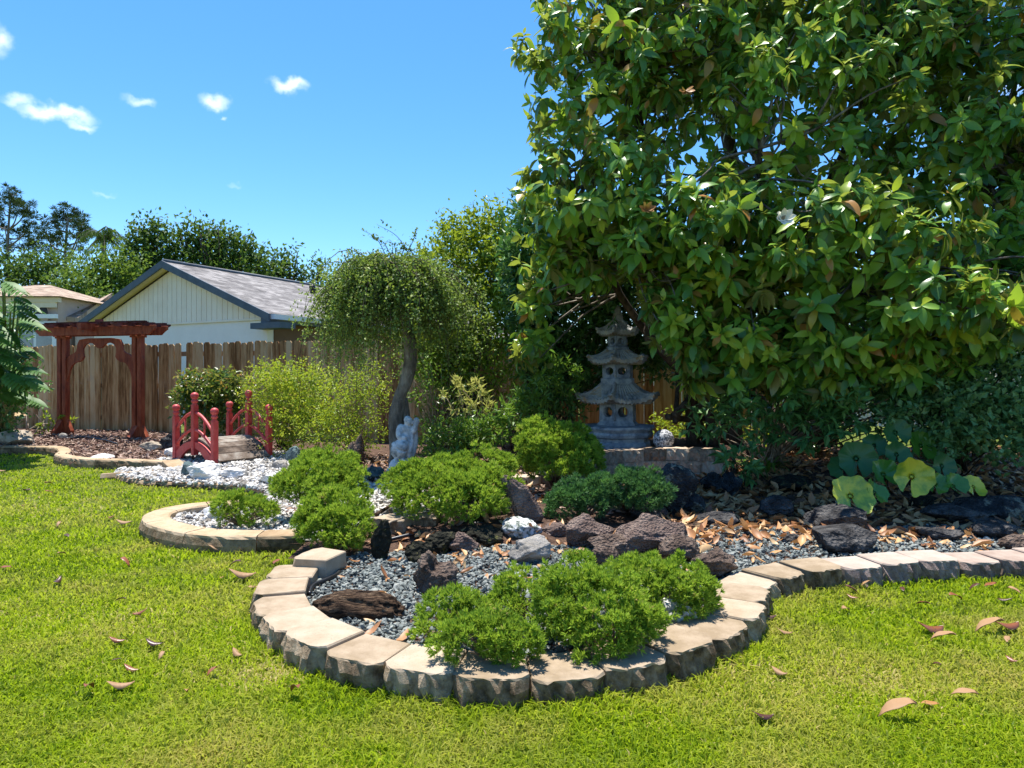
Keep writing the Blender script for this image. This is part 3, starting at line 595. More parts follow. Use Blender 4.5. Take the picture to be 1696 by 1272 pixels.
juniper('small loose juniper growing inside the round curbed bed', [(400,845,42,26,5.05),(385,850,30,24,5.0),(425,850,22,22,5.05)], (400,872), 9, tuft=.045, dens=.8)
juniper('bushy juniper beside the left foot of the pagoda', [(905,735,42,38,6.2),(940,745,48,40,6.3),(890,745,32,40,6.1),(925,770,55,34,6.1),(965,765,28,32,6.3)], (920,812), 10, tuft=.05)
juniper('dark shaded juniper in front of the low wall, its left half', [(960,830,48,32,5.3),(935,838,28,26,5.2),(985,828,35,30,5.3)], (960,862), 11, mat=M_jun_shade, tuft=.05)
juniper('dark shaded juniper in front of the low wall, its right half', [(1040,812,56,30,5.5),(1075,818,36,30,5.4),(1010,818,34,30,5.4)], (1040,850), 12, mat=M_jun_shade, tuft=.05)

# ================================================================ lawn grass
M_grass = leafmat('grass_blades', [(.085,.14,.008), (.18,.265,.01), (.27,.345,.014), (.35,.39,.024), (.5,.42,.12), (.58,.46,.2)], pos=[0, .3, .6, .82, .95, 1], rough=.5, trans=.45, tcol=(.55,.75,.02), spec=.1,
                  patch=(1.7, (.42,.35,.09), .45, .68, .85))
def grass(n, x0, x1, y0, y1, seed):
    rs = np.random.default_rng(seed); u = rs.random(n); y = 1/(1/y0+(1/y1-1/y0)*u); x = rs.uniform(-1, 1, n)*(1.05*y+1.0)
    ok = ~inpoly(BED, x, y) & (x > x0) & (x < x1)
    d = np.min(np.hypot(x[:, None]-fp[None, :, 0], y[:, None]-fp[None, :, 1]), 1); ok &= d > .10
    rp = resample(catmull(np.vstack([RINGO]), 6), step=.06); ok &= np.min(np.hypot(x[:, None]-rp[None, :, 0], y[:, None]-rp[None, :, 1]), 1) > .02
    x, y = x[ok], y[ok]; k = len(x)
    clump = np.array([mnoise.noise(Vector((a*3, b*3, 0))) for a, b in zip(x, y)]); dry = np.array([mnoise.noise(Vector((a*1.1+7, b*1.1, 3))) for a, b in zip(x, y)])
    dry2 = np.exp(-((x-1.3)**2/.3+(y-2.7)**2/.1))*.6+np.exp(-((x+2.2)**2/.5+(y-3.4)**2/.08))*.35+np.exp(-((x+1.0)**2/.05+(y-2.72)**2/.02))*.7+np.exp(-((x+4.2)**2/1.2+(y-6.2)**2/.5))*.3
    rnd = np.clip(.45+.2*clump+.2*dry+dry2+rs.normal(size=k)*.24, 0, 1)
    L = (.02+.034*rs.random(k)**1.4)*(1+.45*np.exp(-((d[ok]-.15)/.1)**2))*(1+.35*clump)*(1-.25*(rnd > .85)); wd = .0016+.00085*y
    ang = rs.uniform(0, 2*math.pi, k); bend = rs.uniform(.25, 1.15, k)
    c, s = np.cos(ang), np.sin(ang); sx = np.stack([-s, c, 0*c], 1)*wd[:, None]; f = np.stack([c, s, 0*c], 1)
    roll = rs.uniform(0, 2*math.pi, k); sx = sx*np.cos(roll)[:, None]+f*(wd*np.sin(roll))[:, None]
    B = np.stack([x, y, 0*x-.004], 1); z = np.array([[0, 0, 1.]])
    m1 = B+f*(L*bend*.3)[:, None]+z*(L*.55)[:, None]; t = B+f*(L*bend)[:, None]+z*(L*(1.02-.45*bend))[:, None]
    V = np.stack([B-sx, B+sx, m1+sx*.8, m1-sx*.8, t], 1).reshape(-1, 3); i = np.arange(k)*5
    mb = MB(); mb.v.append(V); mb.n = len(V)
    mb.l.append(np.stack([i, i+1, i+2, i+3, i+3, i+2, i+4], 1).ravel()); mb.c.append(np.tile([4, 3], k)); mb.m.append(np.zeros(2*k, int)); mb.r.append(np.repeat(rnd, 2)); mb.s.append(np.ones(2*k, bool))
    return tag(mb.build('grass', M_grass), 'bright green mown lawn grass with dry straw patches', 'grass', kind='stuff')
grass(520000, -12, 8, 1.7, 11.5, 2)

# ---- fallen leaves lying on the lawn: each one a thing
LV = {'brown': leafmat('fallen_leaf_brown', [(.17,.05,.022), (.26,.09,.035)], rough=.4, trans=.1, spec=.5), 'tan': leafmat('fallen_leaf_tan', [(.26,.14,.065), (.38,.23,.115)], rough=.6, trans=.12, spec=.3),
      'dark': leafmat('fallen_leaf_dark', [(.05,.02,.015), (.1,.04,.025)], rough=.4, trans=.05, spec=.5), 'orange': leafmat('fallen_leaf_orange', [(.3,.13,.04), (.4,.2,.07)], rough=.5, trans=.15, spec=.4)}
LMESH = {}
def lawn_leaf(px, py, lpx, col, ang, label, group=None, shape=0):
    p = atz(px, py, .024); L = lpx*.86*p[1]/FPX; key = (col, shape)
    if key not in LMESH:
        V, F = oval(7, [.42, .36, .5, .4][shape], [.15, .45, -.3, .7][shape], [.35, .7, -.5, .5][shape], wave=1.2); V[:, 1] -= .5; V[:, 2] += .02-V[:, 2].min()
        mb = MB(); mb.add(V, F, smooth=True, rnd=.5); o = mb.build('fallen_leaf', LV[col]); sf = o.modifiers.new('s', 'SOLIDIFY'); sf.thickness = .012; LMESH[key] = o
    else:
        o = LMESH[key].copy(); COL.objects.link(o)
    o.location = p; o.scale = (L, L, L); o.rotation_euler = (random.uniform(-.12, .12), random.uniform(-.2, .2), ang)
    for k in ('label', 'group', 'category'):
        if k in o: del o[k]
    return tag(o, label, 'fallen leaf', group)
G1 = 'fallen leaves on the right lawn'; G2 = 'fallen leaves on the left lawn'
big = [(1440,946,42,'brown',1.8,'large glossy brown fallen leaf against the pale edging, on the right lawn',G1,2),(1539,1046,60,'brown',1.75,'largest mahogany-brown fallen leaf arched in the middle of the right lawn',G1,2),
 (1562,1062,44,'tan',1.3,'pale tan leaf tucked under the largest brown one on the right lawn',G1,1),(1640,1046,56,'tan',1.5,'pale tan half of the leaf pair near the right edge',G1,1),(1668,1041,52,'brown',1.7,'dark brown half of the leaf pair near the right edge',G1,2),
 (1487,1186,72,'tan',1.5,'long pale leaf at the bottom of the right lawn',G1,1),(1264,1190,42,'dark',1.6,'nearly black fallen leaf at the bottom of the right lawn',G1,2),(1292,1116,32,'tan',.7,'pinkish tan leaf tilted on the dry patch right of the edging',G1,2),
 (1299,1050,30,'tan',1.4,'small arched tan leaf near the right edging curve',G1,2),(1245,1047,22,'orange',1.0,'orange leaf curled against the right edging block',G1,3),(1596,1156,44,'tan',1.2,'slim pale leaf right of the long one at the bottom right',G1,1),
 (1540,1168,34,'orange',1.4,'orange-brown leaf just above the long pale one',G1,0),(1272,1024,32,'dark',1.5,'dark folded leaf right of the pale edging blocks',G1,2),
 (487,1152,40,'brown',.6,'rolled reddish brown leaf on the left lawn below the edging curve',G2,3),(713,1132,62,'orange',1.5,'broad ochre leaf leaning on the front edging block',G2,2),(401,956,50,'tan',1.8,'big pale curled leaf on the left lawn beside the first edging blocks',G2,2),
 (390,940,26,'dark',1.4,'dark tip of leaf just behind the big pale curled one',G2,3),(367,958,20,'orange',.4,'small orange leaf left of the big pale curled one',G2,0),(393,1085,30,'tan',.9,'tan folded leaf beside the dry straw clump',G2,2),
 (200,1139,48,'tan',1.9,'largest pale tan leaf at the bottom left of the lawn',G2,2),(149,1147,36,'brown',.2,'curled dark brown leaf left of the largest pale tan leaf',G2,3),(218,1111,34,'brown',1.5,'reddish folded leaf above the largest pale tan leaf',G2,2),
 (309,1152,26,'orange',.4,'small ochre crescent leaf at the bottom left',G2,3),(255,1069,36,'dark',1.5,'dark brown leaf in the middle of the left lawn',G2,2),(194,1063,30,'brown',1.7,'brown leaf left of the dark one in the middle of the left lawn',G2,2),
 (286,902,24,'tan',.6,'upright tan leaf at the outside of the round curb',G2,2),(360,911,34,'tan',1.9,'curled pinkish leaf against the front of the round curb',G2,2),(206,868,30,'tan',1.6,'arched tan leaf on the lawn left of the round curb',G2,2)]
for a in big: lawn_leaf(*a[:4], a[4], a[5], a[6], a[7])
cs = ['brown', 'tan', 'dark']
for q, (px, py) in enumerate([(1365,947),(1387,946),(1457,953),(1294,969),(1364,973),(1409,980),(1412,991),(1435,973),(1495,977),(1580,946),(1633,952),(1615,978),(1641,970),(1680,982),(1665,996),(1583,997),(1668,1060),(1551,1104),(1677,1095),(1330,960),(1480,962),(1528,1004),(1400,1010)]):
    lawn_leaf(px, py, random.uniform(20, 32), cs[q % 3], random.uniform(0, 6.28), 'small dry leaf scattered on the right lawn below the pinkish edging', 'small leaves strewn on the right lawn', q % 4)
for q, (px, py) in enumerate([(9,941),(103,920),(95,964),(206,938),(419,974),(199,997),(232,1017),(266,1091),(192,1094),(352,1117),(443,908),(440,930),(458,932),(398,912),(44,813),(81,819),(42,838),(55,842),(185,857),(96,872),(111,888),(81,803),(3,781),(120,772)]):
    lawn_leaf(px, py, random.uniform(18, 28) if py > 890 else random.uniform(13, 18), cs[q % 3], random.uniform(0, 6.28), 'small dry leaf scattered on the left lawn', 'small leaves strewn on the left lawn', q % 4)
# ================================================================ fence
M_wood = solid('fence_wood', [(.19,.09,.034), (.37,.2,.085), (.5,.3,.14), (.55,.38,.21)], scale=3.2, stretch=(5, 5, .55), rough=.95, bump=.7, bscale=30, bdist=.01, spec=.1, rnd=.28, spot=[(1.6, .6, (.38,.31,.23), .2), (16, .68, (.09,.05,.03), .05)])
M_rail = solid('fence_rail_wood', [(.2,.13,.08), (.34,.24,.15)], scale=4, rough=1, bump=.5, bscale=30)
FA, FB = np.array([-13.4, 15.5]), np.array([4.5, 9.74]); fd = nrm(FB-FA); fn = np.array([fd[1], -fd[0]])
fence = empty('wooden_fence', (*FA, 0), 'weathered brown dog-ear wooden privacy fence running behind the arbor and shrubs', 'fence')
rs = np.random.default_rng(17); mb = MB(); Lf = np.linalg.norm(FB-FA); t = 0.0; k = 0
gap_at = {}
for (px, wgt) in ((167, .055), (306, .05), (315, .05)):
    # where the sight line of that gap meets the fence
    dx = (px-848)/FPX; s = (FA[0]-dx*FA[1])/(dx*fd[1]-fd[0]); gap_at[round(s, 2)] = wgt
gaps = sorted(gap_at.items()); gi = 0
while t < Lf:
    if gi < len(gaps) and t+.1 > gaps[gi][0]: t = gaps[gi][0]+gaps[gi][1]; gi += 1
    w = .137+rs.normal()*.003; h = 1.83+rs.normal()*.012+(-.1 if 3.6 < t < 6 and False else 0); th = .019
    c = FA+fd*(t+w/2)+fn*(.02+rs.normal()*.003); lean = rs.normal()*.006; yaw = rs.normal()*.03
    a = np.array([fd[0]*math.cos(yaw)-fd[1]*math.sin(yaw), fd[0]*math.sin(yaw)+fd[1]*math.cos(yaw)])
    poly = [(-w/2, .02), (w/2, .02), (w/2, h-.035), (w/2-.03, h), (-w/2+.03, h), (-w/2, h-.035)]
    mb.prism(poly, -th/2, th/2, f=lambda u, v, q: (c[0]+a[0]*(u+lean*v)+fn[0]*q, c[1]+a[1]*(u+lean*v)+fn[1]*q, v), rnd=rs.random())
    t += w+.004+abs(rs.normal())*.003; k += 1
mb.build('board_panel', M_wood, fence)
for zz in (.35, 1.0, 1.62):
    mb = MB(); c = (FA+FB)/2-fn*.03; mb.box((c[0], c[1], zz), (Lf, .04, .09), ax=[(fd[0], fd[1], 0), (fn[0], fn[1], 0), (0, 0, 1)]); mb.build('rail', M_rail, fence)
for q in np.arange(.3, Lf, 2.44):
    mb = MB(); c = FA+fd*q-fn*.1; mb.box((c[0], c[1], .88), (.09, .09, 1.76), ax=[(fd[0], fd[1], 0), (fn[0], fn[1], 0), (0, 0, 1)]); mb.build('post', M_rail, fence)
# pale vinyl fence seen through the shrubs on the right
M_vinyl = solid('pale_vinyl', [(.5,.45,.36), (.62,.57,.47)], scale=3, rough=.6, bump=0, rnd=.4)
vf = empty('vinyl_fence', (6, 15, 0), 'pale beige slatted fence glimpsed behind the magnolia branches', 'fence'); mb = MB()
for q in np.arange(2.2, 22, .11): mb.box((q, 15-.02*(q-2.2), .95), (.085, .03, 1.7), rnd=rs.random())
mb.build('slat_panel', M_vinyl, vf)
for zz in (.3, 1.6):
    mb = MB(); mb.box((12.1, 15-.2+.045, zz), (19.8, .03, .1)); mb.build('rail', M_vinyl, vf)

# ================================================================ houses
M_siding = solid('cream_siding', [(.72,.62,.5), (.8,.71,.59)], scale=2, rough=.8, bump=.2, bscale=30, spec=.2, rnd=.15)
M_stucco = solid('white_stucco', [(.72,.67,.62), (.78,.73,.68)], scale=2, rough=.9, bump=.4, bscale=120, bdist=.005, spec=.15)
M_trim = solid('slate_blue_trim', [(.05,.068,.09), (.085,.11,.14)], scale=4, rough=.6, bump=.1, spec=.3)
M_soffit = solid('soffit_cream', [(.6,.5,.32), (.7,.6,.4)], scale=4, rough=.8, bump=0)
M_brownwall = solid('brown_wall', [(.13,.075,.045), (.17,.1,.06)], scale=4, rough=.9, bump=.2)
M_gutter = solid('white_gutter', [(.6,.62,.64), (.7,.72,.74)], rough=.5, bump=0)
def shingle(name, cols):
    m = solid(name, cols, scale=2.2, rough=.95, bump=.4, bscale=60, rnd=0, spec=.1)
    N, L = m.node_tree.nodes, m.node_tree.links; B = N['Principled BSDF']
    uv = N.new('ShaderNodeAttribute'); uv.attribute_name = 'shingle'
    br = N.new('ShaderNodeTexBrick'); br.inputs['Scale'].default_value = 1; br.inputs['Brick Width'].default_value = .3; br.inputs['Row Height'].default_value = .14; br.inputs['Mortar Size'].default_value = .006; br.inputs['Bias'].default_value = 0
    br.inputs['Color1'].default_value = (.62, .62, .62, 1); br.inputs['Color2'].default_value = (1.25, 1.25, 1.25, 1); br.inputs['Mortar'].default_value = (.4, .4, .4, 1)
    L.new(uv.outputs['Vector'], br.inputs['Vector'])
    src = B.inputs['Base Color'].links[0].from_socket; mx = N.new('ShaderNodeMix'); mx.data_type = 'RGBA'; mx.blend_type = 'MULTIPLY'; mx.inputs['Factor'].default_value = 1
    L.new(src, mx.inputs['A']); L.new(br.outputs['Color'], mx.inputs['B']); L.new(mx.outputs['Result'], B.inputs['Base Color']); return m
M_shing = shingle('grey_shingles', [(.13,.12,.115), (.22,.205,.195), (.3,.28,.265)])
M_shingb = shingle('tan_shingles', [(.28,.2,.15), (.36,.27,.2), (.42,.33,.26)])
def add_shingle_uv(o, e1, e2):
    me = o.data; n = len(me.vertices); co = np.zeros(n*3, np.float32); me.vertices.foreach_get('co', co); co = co.reshape(-1, 3)
    uvw = np.stack([co@np.array(e1), co@np.array(e2), 0*co[:, 0]], 1).astype(np.float32)
    a = me.attributes.new('shingle', 'FLOAT_VECTOR', 'POINT'); a.data.foreach_set('vector', uvw.ravel())
hd = np.array([.887, -.463]); hr = np.array([.463, .887]); A0 = np.array([-9.46, 18.5]); HW, LEN, ZR, ZE = 3.95, 15.0, 4.3, 2.72
def H(u, v, z): p = A0+hd*u+hr*v; return (p[0], p[1], z)
house = empty('gable_house', (*A0, 0), 'cream gabled house with grey shingle roof and slate-blue trim behind the fence', 'house')
sl = (ZR-ZE)/HW
rw = HW-.35; inner = .3                          # gable wall stands back under the rake overhang
mb = MB(); mb.prism([(-rw, 0), (rw, 0), (rw, 2.62), (-rw, 2.62)], inner, inner+.2, f=lambda u, v, w: H(u, w, v)); mb.build('wall', M_stucco, house)
mb = MB(); u = -rw
while u < rw-.01:                                  # vertical board siding of the gable
    u2 = min(u+.2, rw); m_ = .008
    zt = lambda q: ZR-.2-abs(q)*sl
    pl = [(u+m_, 2.625), (u2-m_, 2.625), (u2-m_, max(2.63, zt(u2-m_))), (u+m_, max(2.63, zt(u+m_)))]
    if u < 0 < u2: pl.insert(3, (0, zt(0)))
    mb.prism(pl, inner-.03, inner+.1, f=lambda a, b, w: H(a, w, b), rnd=rs.random()); u = u2
mb.prism([(-rw, 2.625), (rw, 2.625), (0, ZR-.22)], inner-.012, inner+.08, f=lambda a, b, w: H(a, w, b))
mb.build('gable_siding', M_siding, house)
mb = MB(); mb.box(H(0, inner-.035, 2.62), (2*rw, .03, .05), ax=[(*hd, 0), (*hr, 0), (0, 0, 1)]); mb.build('trim_strip', M_siding, house)
for sg in (-1, 1):
    q = [(0, ZR), (sg*HW, ZE), (sg*HW, ZE-.09), (0, ZR-.09)]
    mb = MB(); mb.prism(q, 0, LEN, f=lambda a, b, w: H(a, w, b)); o = mb.build('roof_slope', M_shing, house); add_shingle_uv(o, (*hr, 0), (*(hd*sg*.93), -.37))
    fz = [(0, ZR+.015), (sg*(HW+.06), ZE-.009), (sg*(HW+.06), ZE-.2), (0, ZR-.18)]
    mb = MB(); mb.prism(fz, -.05, -.003, f=lambda a, b, w: H(a, w, b)); mb.build('fascia_board', M_trim, house)
    mb = MB(); mb.prism([(0, ZR-.1), (sg*HW, ZE-.1), (sg*HW, ZE-.12), (0, ZR-.12)], 0, inner, f=lambda a, b, w: H(a, w, b)); mb.build('soffit', M_soffit, house)
    mb = MB(); mb.prism([(sg*(HW-.25), ZE-.22), (sg*(HW+.02), ZE-.22), (sg*(HW+.02), ZE-.1), (sg*(HW-.25), ZE-.1)], .002, LEN, f=lambda a, b, w: H(a, w, b)); mb.build('eave_board', M_trim, house)
mb = MB(); mb.prism([(HW+.03, ZE-.14), (HW+.16, ZE-.14), (HW+.18, ZE-.02), (HW+.03, ZE-.02)], .05, LEN, f=lambda a, b, w: H(a, w, b)); mb.build('gutter', M_gutter, house)
mb = MB(); mb.prism([(rw+.0, 0), (rw+.02, 0), (rw+.02, 2.6), (rw+.0, 2.6)], inner+.21, LEN, f=lambda a, b, w: H(a, w, b)); mb.build('side_wall', M_brownwall, house)
mb = MB(); mb.box(H(rw+.35, .15, 2.42), (1.0, .5, .14), ax=[(*hd, 0), (*hr, 0), (0, 0, 1)]); mb.build('eave_return', M_trim, house)
mb = MB(); mb.prism([(-rw-.02, 0), (-rw, 0), (-rw, 2.6), (-rw-.02, 2.6)], inner+.21, LEN, f=lambda a, b, w: H(a, w, b)); mb.build('side_wall', M_stucco, house)
mb = MB(); mb.tube([H(0, 0, ZR+.01), H(0, LEN, ZR+.01)], .06, sides=6); mb.build('ridge_cap', M_trim, house)
M_black = solid('black_metal', [(.012,.012,.013), (.03,.03,.03)], rough=.5, bump=0)
mb = MB(); c = np.array(H(1.1, 4.5, ZR-1.1*sl)); mb.tube([c, c+[0, 0, .16]], .1, sides=10); mb.tube([c+[0, 0, .16], c+[0, -.16, .17]], .09, sides=10); mb.build('roof_vent', M_black, house)
mb = MB(); c = np.array(H(2.0, 5.2, ZR-2.0*sl)); mb.tube([c, c+[0, 0, .3]], .05, sides=8); mb.build('vent_pipe', M_trim, house)
# beige entry house, far left
M_beige = solid('beige_stucco', [(.44,.33,.26), (.52,.4,.32)], scale=2, rough=.95, bump=.3, bscale=80, spec=.1)
M_cream = solid('cream_band', [(.66,.56,.42), (.72,.63,.5)], rough=.8, bump=.1)
M_glass = solid('window_glass', [(.1,.14,.18), (.2,.26,.3)], scale=1, rough=.08, bump=0, spec=.8)
M_winw = solid('window_frame_white', [(.72,.72,.7), (.78,.78,.76)], rough=.6, bump=0)
bh = empty('beige_house', (-19, 27, 0), 'beige stucco house with tan hip roof and arched window at the far left', 'house')
def P3(px, py, Y): return atY(px, py, Y)
Yb = 26.0; x1 = P3(93, 0, Yb)[0]; x0 = x1-4.6; ze = P3(0, 492, Yb)[2]; zb = P3(0, 524, Yb)[2]
xs = P3(79, 0, Yb)[0]
mb = MB(); mb.box(((x0+x1)/2, Yb+2.6, ze/2), (x1-x0, 5, ze)); mb.build('wall', M_beige, bh)
mb = MB(); mb.box(((x0+xs)/2, Yb+.05, ze/2), (xs-x0, .1, ze-.01)); mb.build('front_wall', M_beige, bh)
mb = MB(); ov = .35
cx, cyy = (x0+x1)/2, Yb+2.6; zt = ze+.8
V = [(x0-ov, Yb-ov, ze), (x1+ov, Yb-ov, ze), (x1+ov, Yb+5.1+ov, ze), (x0-ov, Yb+5.1+ov, ze), (cx-.3, cyy, zt), (cx+.3, cyy, zt)]
mb.add(V, [(0, 1, 5, 4), (1, 2, 5), (2, 3, 4, 5), (3, 0, 4), (3, 2, 1, 0)]); o = mb.build('roof', M_shingb, bh); add_shingle_uv(o, (1, 0, 0), (0, .95, .3))
mb = MB(); mb.box(((x0+x1)/2, Yb-.02, ze-.11), (x1-x0+.3, .2, .18)); mb.build('fascia_board', M_cream, bh)
mb = MB(); mb.box(((x0+x1)/2, Yb-.03, ze-.3), (x1-x0+.05, .1, .2)); mb.build('cornice', M_cream, bh)
mb = MB(); mb.box(((x0+x1)/2, Yb-.03, zb), (x1-x0+.1, .14, .16)); mb.build('band', M_winw, bh)
wc = P3(56, 0, Yb)[0]; arc = [(wc+.55*math.cos(a), zb+.09+.5*math.sin(a)) for a in np.linspace(0, math.pi, 17)]
mb = MB(); mb.prism(arc, Yb-.035, Yb-.01, f=lambda u, v, w: (u, w, v)); wa = mb.build('arched_window', M_black, bh)
mb = MB()
for a in (R(45), R(90), R(135)): mb.box((wc+.25*math.cos(a), Yb-.045, zb+.09+.23*math.sin(a)), (.03, .02, .46), ax=[(-math.sin(a), 0, math.cos(a)), (0, 1, 0), (math.cos(a), 0, math.sin(a))])
mb.build('muntin', M_winw, wa, org=bh.location)
for k, off in enumerate((-1.6, .1)):
    mb = MB(); c = (wc+off, Yb-.04, zb-1.15); mb.box(c, (1.5, .1, 1.9)); wf = mb.build('window', M_winw, bh)
    for q in (-.35, .35):
        mb = MB(); mb.box((c[0]+q, c[1]-.055, c[2]), (.58, .02, 1.6)); mb.build('pane', M_glass, wf, org=bh.location)
xa, xb_ = x1, P3(140, 0, 27)[0]
mb = MB(); V = [(xa-.2, 26.6, P3(0, 524, 26.6)[2]), (xb_, 26.6, P3(0, 526, 26.6)[2]), (xb_-1.2, 30, P3(0, 500, 30)[2]), (xa-.2, 30, P3(0, 485, 30)[2])]
mb.add(V+[(v[0], v[1], v[2]-.15) for v in V], [(0, 1, 2, 3), (7, 6, 5, 4), (0, 4, 5, 1), (1, 5, 6, 2), (2, 6, 7, 3), (3, 7, 4, 0)]); o = mb.build('lower_roof', M_shingb, bh); add_shingle_uv(o, (1, 0, 0), (0, .95, .3))
mb = MB(); mb.box(((xa+xb_)/2, 28.6, 1.6), (xb_-xa-.5, 3.6, 3.2)); mb.build('lower_wall', M_beige, bh)
for bp in (bh, house): pass

# ================================================================ red arbor
M_red = solid('dark_red_stain', [(.17,.03,.012), (.3,.06,.022), (.4,.11,.045)], scale=5, stretch=(3, 3, .8), rough=.7, bump=.4, bscale=50, bdist=.004, spec=.3, rnd=.4, spot=[(6, .62, (.14,.06,.04), .1), (22, .66, (.4,.2,.13), .06)])
aL, aR = np.array([-8.28, 12.6]), np.array([-6.68, 12.2]); ac = (aL+aR)/2; ad = nrm(aR-aL); an = np.array([ad[1], -ad[0]]); half = np.linalg.norm(aR-aL)/2
arbor = empty('garden_arbor', (*ac, .06), 'dark red stained wooden garden arbor with a scalloped arch, in the mulch bed', 'arbor')
AX = [(ad[0], ad[1], 0), (an[0], an[1], 0), (0, 0, 1)]
def AP(u, v, z): p = ac+ad*u+an*v; return np.array([p[0], p[1], z])
for sg in (-1, 1):
    zb_ = .11 if sg < 0 else .03
    mb = MB()
    for dv in (-.055, .055): mb.box(AP(sg*half+dv*1.05, 0, (zb_-.1+2.05)/2), (.085, .1, 2.05-zb_+.1), ax=AX)
    mb.box(AP(sg*half, -.03, 1.0), (.06, .03, 1.95), ax=AX)
    mb.box(AP(sg*half, 0, 1.9), (.25, .14, .04), ax=AX)
    po = mb.build('post', M_red, arbor, bevel=.006)
    mb = MB(); zq = zb_-.05
    for s2 in (-1, 1):
        mb.prism([(s2*.1, zq), (s2*.2, zq), (s2*.2, zq+.13), (s2*.1, zq+.33)], -.04, .04, f=lambda u, v, w: AP(sg*half+u, w, v))
    mb.prism([(.05, zq), (.22, zq), (.22, zq+.13), (.05, zq+.33)], -.045, .045, f=lambda u, v, w: AP(sg*half+w, u, v))
    mb.build('base_brace', M_red, po, org=arbor.location)
bz0, bz1 = 1.925, 2.085; be = half+.5
bp = [(-be, bz1), (-be, bz0+.1), (-be+.05, bz0+.07), (-be+.1, bz0+.03), (-be+.13, bz0), (be-.13, bz0), (be-.1, bz0+.03), (be-.05, bz0+.07), (be, bz0+.1), (be, bz1)]
for v in (-.14, .14):
    mb = MB(); mb.prism(bp, v-.022, v+.022, f=lambda a, b, w: AP(a, w, b)); mb.build('beam', M_red, arbor, bevel=.005)
M_redtop = solid('weathered_red_slats', [(.08,.02,.016), (.15,.045,.035), (.23,.09,.07)], scale=6, stretch=(1, 4, 1), rough=.9, bump=.4, bscale=50, rnd=.6)
for q in range(9):
    u = -be+.14+q*(2*be-.28)/8; mb = MB()
    mb.prism([(-.36, .06), (-.36, .035), (-.3, 0), (.3, 0), (.36, .035), (.36, .06)], u-.02, u+.02, f=lambda a, b, w: AP(w, a, bz1+b-.015), rnd=rs.random()); mb.build('rafter', M_redtop, arbor)
for v in (-.28, -.1, .1, .28):
    mb = MB(); mb.box(AP(rs.normal()*.05+.12, v, bz1+.058), (2*be-.5, .07, .022), ax=AX, rnd=rs.random()); mb.build('top_slat', M_redtop, arbor)
mb = MB(); mb.box(AP(0, .2, bz1-.02), (.09, .5, .12), ax=AX); mb.build('center_block', M_red, arbor)
# scalloped arch: left half outline, mirrored
sc_ = 386.0
Lp = [(445,640),(447,480),(470,455),(500,443),(515,430),(522,400),(524,380),(540,350),(600,340),(690,340)]
Lq = [(690,412),(672,408),(655,390),(640,376),(610,371),(582,385),(566,412),(566,440),(572,470),(560,492),(535,506),(505,512),(485,530),(468,560),(458,600)]
def q2(p): return ((p[0]-690)/sc_*1.18, CAM_H+(HOR-(480+p[1]/4.24))/91.0)
leftp = [q2(p) for p in Lp]+[q2(p) for p in Lq]; ux0 = leftp[0][0]
fac = (half-.1)/abs(ux0); leftp = [(u*fac, min(v, bz0-.004)) for u, v in leftp]
for sg in (-1, 1):
    mb = MB(); mb.prism([(u*-sg, v) for u, v in leftp], -.02, .02, f=lambda a, b, w: AP(a, w-.0, b)); ar = mb.build('arch_bracket', M_red, arbor)
mb = MB(); c = AP(-.02, .0, bz1+.08); mb.box(c, (.3, .05, .02), ax=AX); mb.box(c+[0, 0, .03], (.14, .05, .05), ax=AX); mb.build('finial', M_redtop, arbor)

# ================================================================ little red bridge
M_bred = solid('bright_red_paint', [(.36,.034,.034), (.5,.055,.052), (.56,.1,.09)], scale=7, rough=.5, bump=.25, bscale=40, bdist=.004, spec=.4, rnd=.2, spot=[(7, .6, (.5,.16,.13), .15), (26, .66, (.2,.04,.03), .06)])
M_deck = solid('weathered_deck', [(.045,.033,.026), (.11,.08,.06), (.19,.15,.12), (.3,.265,.225)], scale=5, stretch=(1, 1, 1), rough=1, bump=.8, bscale=45, bdist=.01, rnd=.5, spot=[(14, .66, (.5,.47,.43), .06)])
nr = np.array([-3.8, 8.72]); bu = nrm(np.array([-.79, .61])); bv = np.array([bu[1], -bu[0]])*1; bv = np.array([.61, .79]); BL, BW = 1.0, .78
bridge = empty('garden_bridge', (*nr, 0), 'small red arched garden bridge with ball-topped posts over the white gravel', 'bridge')
def BP(u, v, z): p = nr+bu*u+bv*v; return np.array([p[0], p[1], z+.04*(u*.5+v*.6)])
ax_b = [(bu[0], bu[1], 0), (bv[0], bv[1], 0), (0, 0, 1)]
arch = lambda u: .30*max(0, 1-((u-BL/2)/(BL/2+.12))**2)+.02
